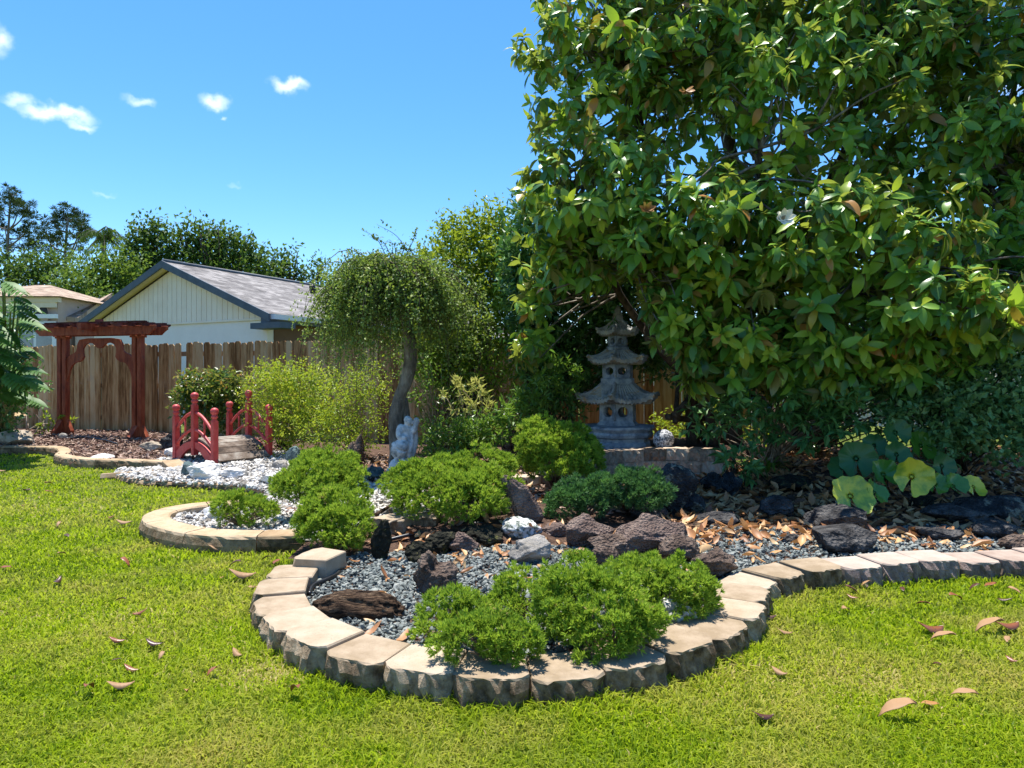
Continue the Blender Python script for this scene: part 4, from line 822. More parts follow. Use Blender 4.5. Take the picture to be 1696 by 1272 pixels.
for v in (0, BW):
    us = np.linspace(-.02, BL+.02, 17); zi = lambda u: max(-.05, .235*(1-((u-BL/2)/(BL/2-.09))**2)) if .09 < u < BL-.09 else -.05
    pl = [(u, arch(u)) for u in us]+[(u, zi(u)) for u in us[::-1]]
    mb = MB()
    for i in range(len(us)-1):
        a, b = us[i], us[i+1]; mb.prism([(a, zi(a)), (b, zi(b)), (b, arch(b)), (a, arch(a))], v-.02, v+.02, f=lambda p, q, w: BP(p, w, q))
    mb.build('side_arch', M_bred, bridge)
    for i, u in enumerate((0, BL/2, BL)):
        zb_, zt = (-.06, .62) if i != 1 else (.14, .80)
        mb = MB(); mb.box(BP(u, v, (zb_+zt)/2), (.072, .072, zt-zb_), ax=ax_b, rnd=rs.random()); po = mb.build('post', M_bred, bridge, bevel=.006)
        prof = [(.036, 0), (.036, .012), (.028, .02), (.028, .03), (.042, .036), (.042, .062), (.034, .07), (.03, .078), (.043, .09), (.05, .108), (.051, .125), (.046, .145), (.032, .16), (.012, .168)]
        mb = MB(); mb.lathe(prof, BP(u, v, zt), 14, smooth=True); mb.build('finial', M_bred, po, org=bridge.location)
    for i in (0, 1):
        for (z0, z1, rr) in ((.44, .70, .021), (.24, .47, .021)):
            P = []
            for tt in np.linspace(0, 1, 9):
                uu = tt*BL/2; bow = math.sin(tt*math.pi/2)
                P.append(BP(uu if i == 0 else BL-uu, v, z0+(z1-z0)*bow))
            mb = MB(); mb.tube(P, rr, sides=8); mb.build('handrail' if z0 > .4 else 'lower_rail', M_bred, bridge)
        mb = MB(); u = BL*.25 if i == 0 else BL*.75; mb.tube([BP(u, v, .40), BP(u, v, .62)], .013, sides=8); mb.build('baluster', M_bred, bridge)
mb = MB(); n = 11
for q in range(n):
    u = -.06+(BL+.12)*(q+.5)/n; dz = (arch(u+.01)-arch(u-.01))/.02; L = math.hypot(1, dz); e1 = nrm(np.array([bu[0], bu[1], dz]))
    n3 = np.cross(e1, [bv[0], bv[1], 0]); n3 = n3 if n3[2] > 0 else -n3
    mb.box(BP(u, BW/2, arch(u)+.014), ((BL+.12)/n*L*.96, BW-.05, .024), ax=[e1, (bv[0], bv[1], 0), n3], rnd=rs.random())
mb.build('deck', M_deck, bridge)

# ================================================================ stone pagoda
M_pag = solid('pagoda_stone', [(.09,.105,.13), (.2,.23,.275), (.35,.38,.42), (.5,.51,.53)], scale=7, rough=.85, bump=.5, bscale=60, bdist=.008, spec=.3, spot=[(8, .66, (.3,.3,.3), .1)])
M_pagroof = solid('pagoda_roof_stone', [(.12,.125,.13), (.27,.27,.265), (.43,.42,.39), (.46,.34,.2)], scale=6, rough=.95, bump=.6, bscale=60, bdist=.008, spec=.2, spot=[(5, .58, (.34,.22,.1), .1), (30, .64, (.42,.4,.34), .06)])
pc = np.array([1.285, 8.3]); pz = .335; S = 1/664.0; rot = R(12)
pag = empty('stone_pagoda', (*pc, pz), 'tall grey three-tier stone pagoda lantern behind the low wall', 'pagoda')
def hexpt(r, a, z): return (pc[0]+r*math.cos(a), pc[1]+r*math.sin(a), z)
def hexr(a, r): t = (a-rot) % (math.pi/3)-math.pi/6; return r*math.cos(math.pi/6)/math.cos(t)
zz = lambda y: pz+(1190-y)*S
def hexprof(name, prof, mat, rd=0, seg=36):
    """stack of hexagonal outlines (r,z) joined"""
    mb = MB(); V = []; F = []
    for r, z in prof:
        for k in range(seg):
            a = rot+2*math.pi*k/seg; rr = hexr(a, r); rr = rr*(1-rd)+r*rd*.95; V.append(hexpt(rr, a, z))
    n = len(prof)
    for i in range(n-1):
        for k in range(seg): F.append((i*seg+k, i*seg+(k+1) % seg, (i+1)*seg+(k+1) % seg, (i+1)*seg+k))
    F += [tuple(range(seg))[::-1], tuple((n-1)*seg+k for k in range(seg))]
    mb.add(V, F); return mb.build(name, mat, pag)
hexprof('plinth', [(.43, zz(1215)), (.43, zz(1150)), (.40, zz(1135)), (.41, zz(1110)), (.455, zz(1100)), (.47, zz(1080)), (.455, zz(1062)), (.47, zz(1050)), (.49, zz(1035)), (.485, zz(1018)), (.40, zz(1012))], M_pag, .35)
def body(rb, rt, zb, zt, name):
    """six panels, each with an oval opening"""
    mb = MB(); N = 24
    for k in range(6):
        a0, a1 = rot+k*math.pi/3, rot+(k+1)*math.pi/3
        c00, c10, c11, c01 = [np.array(hexpt(r, a, z)) for r, a, z in ((rb, a0, zb), (rb, a1, zb), (rt, a1, zt), (rt, a0, zt))]
        P = lambda u, v: (c00*(1-u)+c10*u)*(1-v)+(c01*(1-u)+c11*u)*v
        inw = nrm(np.array([pc[0], pc[1], (zb+zt)/2])-P(.5, .5))*.05
        V = []; 
        for q in range(N):
            t = 2*math.pi*q/N; cx_, sy_ = math.cos(t), math.sin(t); m_ = max(abs(cx_), abs(sy_)); V.append(P(.5+.5*cx_/m_, .5+.5*sy_/m_))
        for q in range(N):
            t = 2*math.pi*q/N; V.append(P(.5+.33*np.sign(math.cos(t))*abs(math.cos(t))**.8, .5+.29*math.sin(t)))
        for q in range(N): V.append(V[N+q]+inw)
        F = [(q, (q+1) % N, N+(q+1) % N, N+q) for q in range(N)]+[(N+q, N+(q+1) % N, 2*N+(q+1) % N, 2*N+q) for q in range(N)]
        mb.add(V, F)
        mb.tube([c00, c01], .018*rb/.24, sides=6)
    mb.build(name, M_pag, pag)
def roof(ri, ro, zi, zo, lift, name, nr_=7):
    mb = MB(); seg = 6*nr_*4; nrad = 9; V = []; F = []
    for i in range(nrad):
        t = i/(nrad-1)
        for k in range(seg):
            a = rot+2*math.pi*k/seg; ph = ((a-rot) % (math.pi/3))/(math.pi/3); corner = abs(ph-.5)*2
            r = ri+(ro-ri)*t; rr = hexr(a, r)*(1+.10*t*t*corner**4-.03*t*t*(1-corner))
            z = zi+(zo-zi)*(1-(1-t)**1.35)+lift*t**3*corner**3
            z += .014*abs(math.sin(ph*math.pi*nr_))*(.4+t)
            V.append(hexpt(rr, a, z))
    for i in range(nrad-1):
        for k in range(seg): F.append((i*seg+k, i*seg+(k+1) % seg, (i+1)*seg+(k+1) % seg, (i+1)*seg+k))
    b0 = (nrad-1)*seg; n0 = len(V)
    for k in range(seg): p = V[b0+k]; V.append((p[0], p[1], p[2]-.045))
    for k in range(seg):
        a = rot+2*math.pi*k/seg; V.append(hexpt(hexr(a, ri*1.05), a, zo-.05+.0))
    for k in range(seg):
        F.append((b0+k, b0+(k+1) % seg, n0+(k+1) % seg, n0+k)); F.append((n0+k, n0+(k+1) % seg, n0+seg+(k+1) % seg, n0+seg+k))
    mb.add(V, F); ro_ = mb.build(name, M_pagroof, pag)
    mb = MB()
    for k in range(6):
        a = rot+k*math.pi/3; P = []
        for t in np.linspace(0, 1.03, 8): r = (ri+(ro-ri)*t)*(1+.10*t*t); P.append(hexpt(r, a, zi+(zo-zi)*(1-(1-min(t, 1))**1.35)+lift*t**3+.008))
        P.append(hexpt(ro*1.12, a, zo+lift+.012)); mb.tube(P, [.018*ro/.5+.006]*7+[.024*ro/.5+.006, .03*ro/.5+.004], sides=8)
    mb.build('hip_ridge', M_pagroof, ro_, org=pag.location)
hexprof('body_base', [(.265, zz(1018)), (.265, zz(1005)), (.235, zz(985)), (.225, zz(972)), (.15, zz(970))], M_pag)
body(.222, .215, zz(975), zz(835), 'lantern_body')
hexprof('body_top', [(.15, zz(840)), (.225, zz(838)), (.24, zz(815)), (.24, zz(800)), (.15, zz(780))], M_pag)
roof(.17, .475, zz(668), zz(812), .06, 'roof', 9)
hexprof('tier_base', [(.2, zz(690)), (.215, zz(672)), (.215, zz(640)), (.19, zz(634)), (.185, zz(615)), (.12, zz(612))], M_pag)
body(.183, .18, zz(632), zz(528), 'lantern_body')
roof(.12, .345, zz(405), zz(497), .045, 'roof', 7)
hexprof('tier_base', [(.13, zz(420)), (.145, zz(408)), (.145, zz(385)), (.12, zz(378)), (.08, zz(374))], M_pag)
body(.118, .115, zz(385), zz(298), 'lantern_body')
roof(.07, .245, zz(180), zz(268), .035, 'roof', 6)
mb = MB(); f0 = zz(186); mb.lathe([(.075, 0), (.08, .02), (.07, .03), (.062, .045), (.068, .06), (.062, .075), (.052, .082), (.058, .1), (.05, .115), (.04, .122), (.044, .14), (.036, .155), (.028, .162), (.03, .178), (.018, .195), (.004, .205)], (pc[0], pc[1], f0), 18, smooth=True); mb.build('finial', M_pagroof, pag)

# ================================================================ weathered garden statue
M_stat = solid('weathered_white_stone', [(.09,.09,.08), (.34,.34,.33), (.58,.58,.57), (.68,.68,.68)], scale=14, rough=.9, bump=.6, bscale=50, bdist=.01, spec=.2, pos=[.2, .42, .56, .8])
s0 = atY(671, 797, 7.2); sx = 7.2/FPX
def SP(px, py, dy=0): q = atY(610+px/9.083, 660+py/9.083, 7.2+dy); return q
def blobmesh(parts, voxel, name, mat, org):
    """join spheres and tapered limbs, then remesh to one continuous surface"""
    mb = MB(); V, F = ico(3)
    for p in parts:
        if p[0] == 's': mb.add(V*np.array(p[2])+np.array(p[1]), F)
        else: mb.tube(catmull(np.array(p[1]), 6), np.interp(np.linspace(0, 1, 6*(len(p[1])-1)+1), np.linspace(0, 1, len(p[2])), p[2]), sides=12); [mb.add(V*r+np.array(c), F) for c, r in ((p[1][0], p[2][0]), (p[1][-1], p[2][-1]))]
    o = mb.build('tmp', mat, org=org); m = o.modifiers.new('r', 'REMESH'); m.mode = 'VOXEL'; m.voxel_size = voxel; m.use_smooth_shade = True
    sm = o.modifiers.new('s', 'SMOOTH'); sm.iterations = 1
    dg = bpy.context.evaluated_depsgraph_get(); me = bpy.data.meshes.new_from_object(o.evaluated_get(dg)); me.name = name
    bpy.data.objects.remove(o); n = bpy.data.objects.new(name, me); COL.objects.link(n); n.location = org
    if not len(me.materials): me.materials.append(mat)
    return n
pt = [('s', SP(605, 350), (.045, .045, .055)), ('s', SP(622, 372, -.04), (.016, .016, .02)), ('s', SP(590, 315, .02), (.04, .04, .04)), ('t', [SP(600, 395), SP(590, 440)], [.028, .035]),
      ('s', SP(560, 470), (.075, .06, .055)), ('s', SP(578, 560), (.07, .065, .09)), ('s', SP(540, 600), (.05, .06, .04)),
      ('t', [SP(490, 440), SP(462, 510, -.05), SP(470, 580, -.09), SP(540, 590, -.1)], [.042, .036, .03, .026]),
      ('t', [SP(640, 470), SP(690, 480, -.03), SP(705, 420, -.03), SP(720, 350, -.02)], [.04, .036, .03, .028]), ('s', SP(725, 340, -.02), (.034, .03, .04)),
      ('t', [SP(560, 640), SP(470, 720, -.08), SP(420, 790, -.06), SP(440, 860, -.02)], [.06, .07, .062, .045]), ('t', [SP(570, 650), SP(515, 740, -.13), SP(500, 840, -.1)], [.06, .066, .05]),
      ('t', [SP(600, 640), SP(600, 760, -.08), SP(610, 900, -.04)], [.06, .045, .035]),
      ('t', [SP(690, 500, .02), SP(690, 640, .03), SP(670, 800, .01), SP(620, 930, -.04)], [.04, .045, .035, .02]), ('t', [SP(655, 520, -.04), SP(650, 700, -.07), SP(610, 880, -.09)], [.02, .022, .016]),
      ('t', [SP(390, 690), SP(400, 760, -.05), SP(430, 870, -.05), SP(520, 900, -.08)], [.03, .025, .02, .02]),
      ('s', SP(540, 1000), (.16, .11, .09)), ('s', SP(540, 1090), (.19, .13, .09)), ('t', [SP(430, 900, -.06), SP(470, 980, -.12), SP(530, 930, -.13), SP(560, 1010, -.12)], [.02]*4),
      ('t', [SP(560, 1010, -.12), SP(600, 950, -.13), SP(660, 980, -.1), SP(640, 1070, -.1)], [.02]*4), ('t', [SP(660, 960), SP(690, 920, 0), SP(720, 915, 0)], [.02, .016, .014])]
st = blobmesh(pt, .0075, 'garden_statue', M_stat, s0)
tag(st, 'weathered white stone figure with one arm raised, at the foot of the weeping tree', 'statue')

# ---- little house-shaped stone lantern cut by the left edge
b = atz(4, 714, .1); lan = empty('stone_lantern', b, 'low square stone lantern with a tan flat roof at the left edge', 'lantern')
M_lr = solid('lantern_roof', [(.3,.2,.1), (.42,.3,.16), (.5,.38,.23)], scale=9, rough=1, bump=.6, bscale=50)
mb = MB(); mb.box(b+[-.05, .1, .12], (.32, .3, .3)); mb.build('body', M_rk['grey'], lan, bevel=.01)
mb = MB(); c = b+np.array([-.05, .1, .26]); V = [(-.3, -.28, 0), (.3, -.28, 0), (.3, .28, 0), (-.3, .28, 0), (-.3, -.28, .03), (.3, -.28, .03), (.3, .28, .03), (-.3, .28, .03), (-.13, -.12, .13), (.13, -.12, .13), (.13, .12, .13), (-.13, .12, .13)]
mb.add(np.array(V)+c, [(3, 2, 1, 0), (0, 1, 5, 4), (1, 2, 6, 5), (2, 3, 7, 6), (3, 0, 4, 7), (4, 5, 9, 8), (5, 6, 10, 9), (6, 7, 11, 10), (7, 4, 8, 11), (8, 9, 10, 11)]); mb.build('roof', M_lr, lan)
mb = MB(); mb.box(c+[0, 0, .16], (.16, .15, .06)); mb.build('cap', M_lr, lan, bevel=.02)
# ================================================================ plants: generators
M_limb = solid('bark_grey', [(.06,.05,.04), (.16,.135,.11), (.28,.25,.21)], scale=12, stretch=(1, 1, .4), rough=1, bump=.8, bscale=40, bdist=.015, spec=.1, spot=[(9, .62, (.3,.32,.27), .08)])
M_limbd = solid('bark_dark', [(.03,.022,.016), (.08,.06,.045), (.15,.12,.09)], scale=12, stretch=(1, 1, .4), rough=1, bump=.8, bscale=40, bdist=.015, spec=.1)
SIMPLE = (np.array([(0, 0, 0), (.5, .42, .1), (0, 1, -.05), (-.5, .42, .1), (0, .45, -.02)]), [(0, 1, 4), (1, 2, 4), (0, 4, 3), (4, 2, 3)])
FLAT = (np.array([(0, 0, 0), (.5, .45, .08), (0, 1, 0), (-.5, .45, .08)]), [(0, 1, 2), (0, 2, 3)])
def place_leaves(mb, P, D, size, width, rs, tone, tmpl=SIMPLE, upw=1.0, mat=0, smooth=False):
    V, F = tmpl; k = len(P); V = V*np.array([width, 1, 1])
    n = np.array([[0, 0, upw]])+rs.normal(size=(k, 3))*.55
    L = size*rs.uniform(.65, 1.2, k)
    mb.inst(V, F, frames(D, n)*L[:, None, None], P, np.clip(tone, 0, 1), mat=mat, smooth=smooth)
def ell_points(c, r, n, rs, shell=.35, zmin=None, freq=2.2, amp=.22, thr=-.35, inner=.0):
    d = rand_dirs(n, rs); rad = 1-shell*rs.random(n)**1.6; i = rs.random(n) < inner; rad[i] = rs.uniform(.2, .8, i.sum())
    f = np.array([mnoise.noise(Vector(v*freq+np.array(c)*3)) for v in d]); f2 = np.array([mnoise.noise(Vector(v*freq*2.3+np.array(c)*5)) for v in d])
    rad = rad*(1+amp*f+amp*.6*f2); ok = f2 > thr
    P = np.array(c)+d*np.array(r)*rad[:, None]; return P[ok], d[ok]
def shrub(name, label, cat, base, ells, nclump, per, size, width, mat, seed, spread=.12, stems=14, stemmat=None, tone0=.5, group=None, tips=0, tmpl=SIMPLE, up=.5, tipmat=None, shell=.45, thr=-.35, stemr=.012, amp=.22, inner=.15, zfloor=True):
    """foliage grouped in sprigs spread through the ellipsoids, stems fanning up from the base"""
    rs = np.random.default_rng(seed); base = np.array(base, float); root = empty(name, base, label, cat, group); mb = MB(); st = MB()
    vol = np.array([np.prod(r)**(2/3) for c, r in ells]); share = vol/vol.sum(); ends = []
    for (c, r), w in zip(ells, share):
        P, D = ell_points(c, r, max(6, int(nclump*w)), rs, shell=shell, thr=thr, amp=amp, inner=inner)
        if zfloor: ok = P[:, 2] > base[2]+.03; P, D = P[ok], D[ok]
        k = len(P); tone = tone0+rs.normal(size=k)*.14; ends.append(P)
        for q in range(per):
            ax = nrm(D+np.array([0, 0, up])+rs.normal(size=(k, 3))*.35); t = (q+.5)/per
            pp = P+ax*((t-.35)*spread*1.6)[..., None] if np.ndim(t) else P+ax*(t-.35)*spread*1.6
            dd = nrm(ax*.55+rand_dirs(k, rs)*.95)
            tn = tone+rs.normal(size=k)*.1+(tips*(t > .72)*sstep(base[2], (np.array(c)+np.array(r))[2], P[:, 2]))
            place_leaves(mb, pp+rs.normal(size=(k, 3))*spread*.18, dd, size, width, rs, tn, tmpl)
    mb.build('foliage', mat, root)
    E = np.vstack(ends); sel = rs.choice(len(E), min(stems, len(E)), replace=False)
    for e in E[sel]:
        b = base+rs.normal(size=3)*np.array([.1, .08, 0])*min(1, np.max(ells[0][1])); m_ = b*.45+e*.55+rs.normal(size=3)*.06-np.array([(e-b)[0]*.15, (e-b)[1]*.15, 0])
        P3 = catmull([b-[0, 0, .03], m_, e], 6); st.tube(P3, np.linspace(stemr, stemr*.3, len(P3)), sides=5)
    if stems: st.build('stem', stemmat or M_limbd, root)
    return root
def E(px, py, Y, rx, rz, ry=None):
    s = Y/FPX; return (atY(px, py, Y), (rx*s, (ry if ry else (rx+rz)/2)*s, rz*s))

M_yel = leafmat('yellow_green_leaves', [(.08,.16,.016), (.16,.26,.02), (.27,.37,.026), (.38,.43,.035), (.45,.33,.07)], pos=[0, .3, .6, .85, 1], rough=.5, trans=.4, tcol=(.5,.55,.03), spec=.3)
M_mid = leafmat('mid_green_leaves', [(.05,.12,.018), (.09,.19,.024), (.15,.26,.032), (.24,.34,.04)], rough=.4, trans=.35, tcol=(.3,.48,.04), spec=.45)
M_drk = leafmat('dark_green_leaves', [(.03,.08,.026), (.06,.15,.04), (.11,.23,.052), (.18,.3,.06)], rough=.35, trans=.22, tcol=(.12,.3,.05), spec=.5)
M_vib = leafmat('orange_tipped_leaves', [(.025,.07,.016), (.055,.12,.02), (.12,.19,.03), (.3,.26,.05), (.42,.17,.04)], pos=[0, .35, .62, .8, 1], rough=.3, trans=.3, tcol=(.35,.45,.05), spec=.5)
M_blu = leafmat('blue_green_leaves', [(.035,.12,.035), (.07,.2,.055), (.12,.28,.07), (.2,.37,.09)], rough=.4, trans=.2, tcol=(.12,.3,.1), spec=.5)
M_gry = leafmat('grey_green_leaves', [(.05,.14,.045), (.1,.22,.07), (.17,.31,.105), (.28,.4,.17)], rough=.45, trans=.2, tcol=(.15,.3,.1), spec=.45)

# orange-tipped bush behind the bridge
shrub('viburnum_bush', 'glossy green bush with orange new leaves on top, just behind the bridge', 'bush', atz(352, 728, .05), [E(350, 668, 10.9, 52, 50), E(330, 650, 10.8, 34, 36), E(375, 655, 10.9, 36, 38)], 620, 9, .085, .5, M_vib, 51, spread=.12, tone0=.32, tips=.42, inner=.25)
# golden shrubs along the fence
shrub('golden_shrub', 'yellow-green fine-leaved shrub right of the bridge, along the fence', 'shrub', atz(470, 738, .06), [E(470, 665, 9.9, 62, 66), E(450, 640, 9.9, 44, 40), E(520, 650, 9.8, 50, 52), E(500, 705, 9.5, 70, 45)], 1150, 9, .05, .5, M_yel, 52, spread=.12, tone0=.52, tips=.22, stems=40, inner=.25, stemr=.008)
shrub('golden_shrub', 'twiggy yellow-green shrub left of the weeping tree trunk', 'shrub', atz(590, 748, .1), [E(580, 680, 9.3, 62, 66), E(610, 640, 9.4, 40, 48), E(570, 720, 9.0, 70, 40)], 620, 8, .048, .5, M_yel, 53, spread=.13, tone0=.45, tips=.15, stems=90, inner=.4, thr=-.2, stemmat=M_twig, stemr=.008)
shrub('golden_shrub', 'sparse twiggy shrub right of the weeping tree trunk, fence showing through', 'shrub', atz(720, 752, .1), [E(720, 690, 9.4, 52, 70), E(770, 660, 9.6, 60, 60), E(700, 630, 9.3, 40, 40)], 380, 8, .06, .5, M_mid, 54, spread=.14, tone0=.6, stems=110, inner=.4, thr=-.15, stemmat=M_twig, stemr=.009)
shrub('low_shrub', 'low green leafy shrub right of the statue', 'shrub', atz(740, 775, .12), [E(745, 735, 7.9, 52, 34), E(790, 728, 8.0, 36, 34)], 210, 8, .075, .42, M_mid, 55, spread=.13, tone0=.45, stems=20)
shrub('variegated_shrub', 'pale yellow umbrella-leaved shrub between weeping tree and standing slab', 'shrub', atz(790, 765, .12), [E(770, 660, 8.3, 42, 30), E(800, 700, 8.3, 30, 30)], 46, 9, .1, .32, leafmat('pale_yellow_leaves', [(.22,.25,.05), (.4,.42,.1), (.55,.52,.2)], rough=.4, trans=.35, tcol=(.6,.6,.15), spec=.4), 56, spread=.06, tone0=.5, stems=16, stemmat=M_twig)
shrub('umbrella_shrub', 'bright green umbrella-leaved branch slanting up right of the standing slab', 'shrub', atz(850, 752, .12), [E(850, 690, 7.7, 36, 26), E(885, 655, 7.7, 40, 30), E(925, 625, 7.8, 38, 28), E(820, 712, 7.7, 26, 20)], 150, 9, .1, .33, M_mid, 57, spread=.06, tone0=.35, stems=14)
# tall loose bushes behind, right of the weeping tree
shrub('tall_shrub', 'tall loose yellow-green shrub rising behind the weeping tree', 'shrub', (-.9, 10.6, .08), [E(745, 460, 10.3, 62, 72), E(790, 430, 10.3, 62, 70), E(815, 390, 10.2, 36, 50), E(720, 520, 10.2, 60, 60), E(800, 530, 10.1, 62, 70), E(770, 400, 10.4, 30, 24), E(735, 380, 10.4, 14, 10), E(840, 470, 9.9, 40, 90), E(740, 590, 10.0, 60, 50)], 2400, 9, .08, .5, M_yel, 58, spread=.16, tone0=.22, stems=50, inner=.25, stemr=.014, thr=-.25, amp=.35)
shrub('dark_hedge', 'dark green climbing hedge on the fence left of the pagoda', 'hedge', (.35, 9.4, .1), [E(885, 500, 9.0, 45, 110), E(915, 600, 9.0, 50, 70), E(960, 450, 8.8, 70, 120), E(880, 420, 8.8, 45, 100), E(985, 590, 9.2, 45, 80), E(1060, 470, 9.0, 80, 100), E(1090, 580, 9.1, 50, 50)], 2600, 9, .11, .48, M_drk, 59, spread=.15, tone0=.45, stems=40, inner=.3, stemr=.014)
shrub('low_shrub', 'low dark leafy plants at the left foot of the pagoda', 'shrub', (.62, 8.6, .3), [E(925, 680, 8.6, 46, 26), E(885, 675, 8.7, 30, 28)], 130, 8, .085, .42, M_drk, 60, spread=.13, tone0=.65, stems=14)

shrub('fence_shrub', 'mid green shrub filling the fence behind the pale umbrella-leaved one', 'shrub', (-.6, 9.9, .1), [E(760, 610, 9.8, 60, 60), E(815, 560, 9.7, 50, 60), E(705, 560, 9.8, 50, 50), E(830, 640, 9.5, 36, 40)], 520, 9, .075, .48, M_yel, 158, spread=.15, tone0=.3, stems=50, inner=.3, thr=-.2)
# ---- weeping tree
wt = empty('weeping_tree', atz(658, 782, .12), 'small weeping tree with a crooked grey trunk and a drooping umbrella crown', 'tree')
Yw = 7.55; rs = np.random.default_rng(61)
tr = catmull([atY(657, 792, Yw), atY(656, 740, Yw), atY(655, 690, Yw), atY(664, 655, Yw), atY(677, 615, Yw), atY(680, 585, Yw), atY(672, 530, Yw), atY(660, 480, Yw)], 6)
mb = MB(); mb.tube(tr, np.interp(np.linspace(0, 1, len(tr)), [0, .1, .45, .75, 1], [.105, .082, .07, .07, .04]), sides=12)
V = mb.v[-1]; V += np.array([mnoise.noise_vector(Vector(v*9)) for v in V])*.014
mb.tube(catmull([atY(668, 660, Yw+.05), atY(672, 700, Yw+.08), atY(664, 760, Yw+.06)], 5), [.05]*11, sides=8)
mb.build('trunk', M_limb, wt)
M_weep = leafmat('weeping_leaves', [(.045,.085,.028), (.09,.155,.04), (.165,.245,.05), (.27,.33,.065), (.38,.41,.1)], rough=.5, trans=.3, tcol=(.34,.48,.05), spec=.25)
lv = MB(); tw = MB(); PP, DD, TT = [], [], []
cc = atY(646, 474, Yw); sw = Yw/FPX; cnt = 0
for q in range(1700):
    a = rs.uniform(0, 2*math.pi); reach = rs.uniform(.15, 1)**.6*126*(1+.3*mnoise.noise(Vector((math.cos(a)*1.6, math.sin(a)*1.6, 4.2))))*sw; front = math.sin(a)
    st_ = cc+np.array([rs.normal()*.14, rs.normal()*.14, rs.uniform(-.1, .22)]); ht = rs.uniform(.1, .26)
    drop = rs.uniform(.3, 1.12)*(1+.5*mnoise.noise(Vector((math.cos(a)*3.1, math.sin(a)*3.1, 9.))))*(1.12 if math.cos(a) < -.3 else .95)
    P = []
    for t in np.linspace(0, 1, 9):
        r_ = reach*(1-(1-t)**1.7); z = ht*math.sin(min(1, t*1.7)*math.pi*.5)*(1-t)-drop*t**2.3*(.35+.65*reach/(150*sw)); P.append(st_+np.array([math.cos(a)*r_, math.sin(a)*r_*.95, z]))
    P = np.array(P)+np.cumsum(rs.normal(size=(9, 3))*.012, 0)
    if q % 3 == 0: tw.tube(P, np.linspace(.006, .0018, 9), sides=3, cap=False)
    n = rs.integers(34, 60); tt = rs.uniform(.12, 1, n)
    pp = np.stack([np.interp(tt, np.linspace(0, 1, 9), P[:, k]) for k in range(3)], 1)+rs.normal(size=(n, 3))*.018
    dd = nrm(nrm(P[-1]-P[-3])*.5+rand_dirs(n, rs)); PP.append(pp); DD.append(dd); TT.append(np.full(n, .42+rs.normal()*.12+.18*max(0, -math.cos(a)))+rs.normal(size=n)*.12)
for q in range(7):     # whips standing out of the top
    b = atY(640+q*8, 425, Yw); e = atY([598, 612, 640, 668, 690, 625, 655][q], [380, 392, 400, 408, 381, 372, 415][q], Yw); m_ = (b+e)/2+np.array([.03, 0, .05]); P = catmull([b, m_, e], 6); tw.tube(P, np.linspace(.005, .0015, len(P)), sides=4)
    n = 34; tt = rs.random(n); pp = np.stack([np.interp(tt, np.linspace(0, 1, len(P)), P[:, k]) for k in range(3)], 1)+rs.normal(size=(n, 3))*.02; PP.append(pp); DD.append(rand_dirs(n, rs)); TT.append(rs.uniform(.1, .4, n))
PP = np.vstack(PP); DD = np.vstack(DD); TT = np.concatenate(TT); ok = PP[:, 2] > CAM_H-(HOR-632)/FPX*0-.12+rs.normal(size=len(PP))*.12
place_leaves(lv, PP[ok], DD[ok], .038, .6, rs, TT[ok], FLAT); lv.build('crown', M_weep, wt); tw.build('branches', M_limbd, wt)

# ---- magnolia
mg = empty('magnolia_tree', (2.7, 8.6, .15), 'large glossy-leaved magnolia tree with rusty leaf undersides filling the right of the view', 'tree')
M_mag = leafmat('magnolia_leaves', [(.025,.08,.024), (.055,.155,.028), (.12,.28,.034), (.22,.4,.04), (.4,.46,.045), (.38,.2,.05), (.44,.17,.04)], pos=[0, .35, .6, .8, .93, .97, 1], rough=.32, trans=.36, tcol=(.5,.66,.035), spec=.45, back=(.2,.2,.06))
rs = np.random.default_rng(71)
ME = [E(1000, 130, 7.5, 150, 150), E(990, 330, 7.0, 140, 130), E(1150, 60, 7.7, 200, 150), E(1330, 180, 7.3, 230, 230), E(1180, 390, 6.6, 180, 110), E(1380, 420, 6.3, 230, 120),
      E(1590, 280, 7.1, 150, 180), E(1560, 490, 5.5, 130, 48), E(1090, 530, 6.6, 85, 50), E(1250, 560, 6.5, 130, 60), E(1420, -130, 8.0, 420, 130), E(1420, -120, 8.8, 420, 160), E(1050, -60, 8.3, 200, 140), E(1850, 250, 6.8, 220, 300), E(1760, 470, 5.8, 130, 60),  # the forward top lobe is out of view, added to shade the right bed
      E(930, 440, 7.3, 80, 80), E(1450, 560, 6.0, 130, 55), E(1220, 590, 6.7, 120, 60), E(1340, 590, 6.4, 130, 60), E(1600, 540, 5.9, 130, 50), E(1620, 110, 7.6, 130, 130), E(1480, 60, 7.8, 160, 140), E(1700, 420, 6.5, 110, 110), E(1500, 600, 6.2, 110, 40), E(1160, 480, 6.9, 110, 80), E(890, 510, 7.6, 48, 100), E(940, 500, 7.7, 60, 70), E(1010, 470, 7.4, 70, 60)]
rp, rd = [], []
for (c, r) in ME:
    r = np.array(r); r[1] = min(r[1], 1.25); area = (r[0]*r[1]+r[0]*r[2]+r[1]*r[2])
    P, D = ell_points(c, r, int(104*area), rs, shell=.5, freq=1.8, amp=.16, thr=-.3, inner=.12); ok = (D[:, 1] < .55) | (rs.random(len(D)) < .4); rp.append(P[ok]); rd.append(D[ok])
rp = np.vstack(rp); rd = np.vstack(rd)
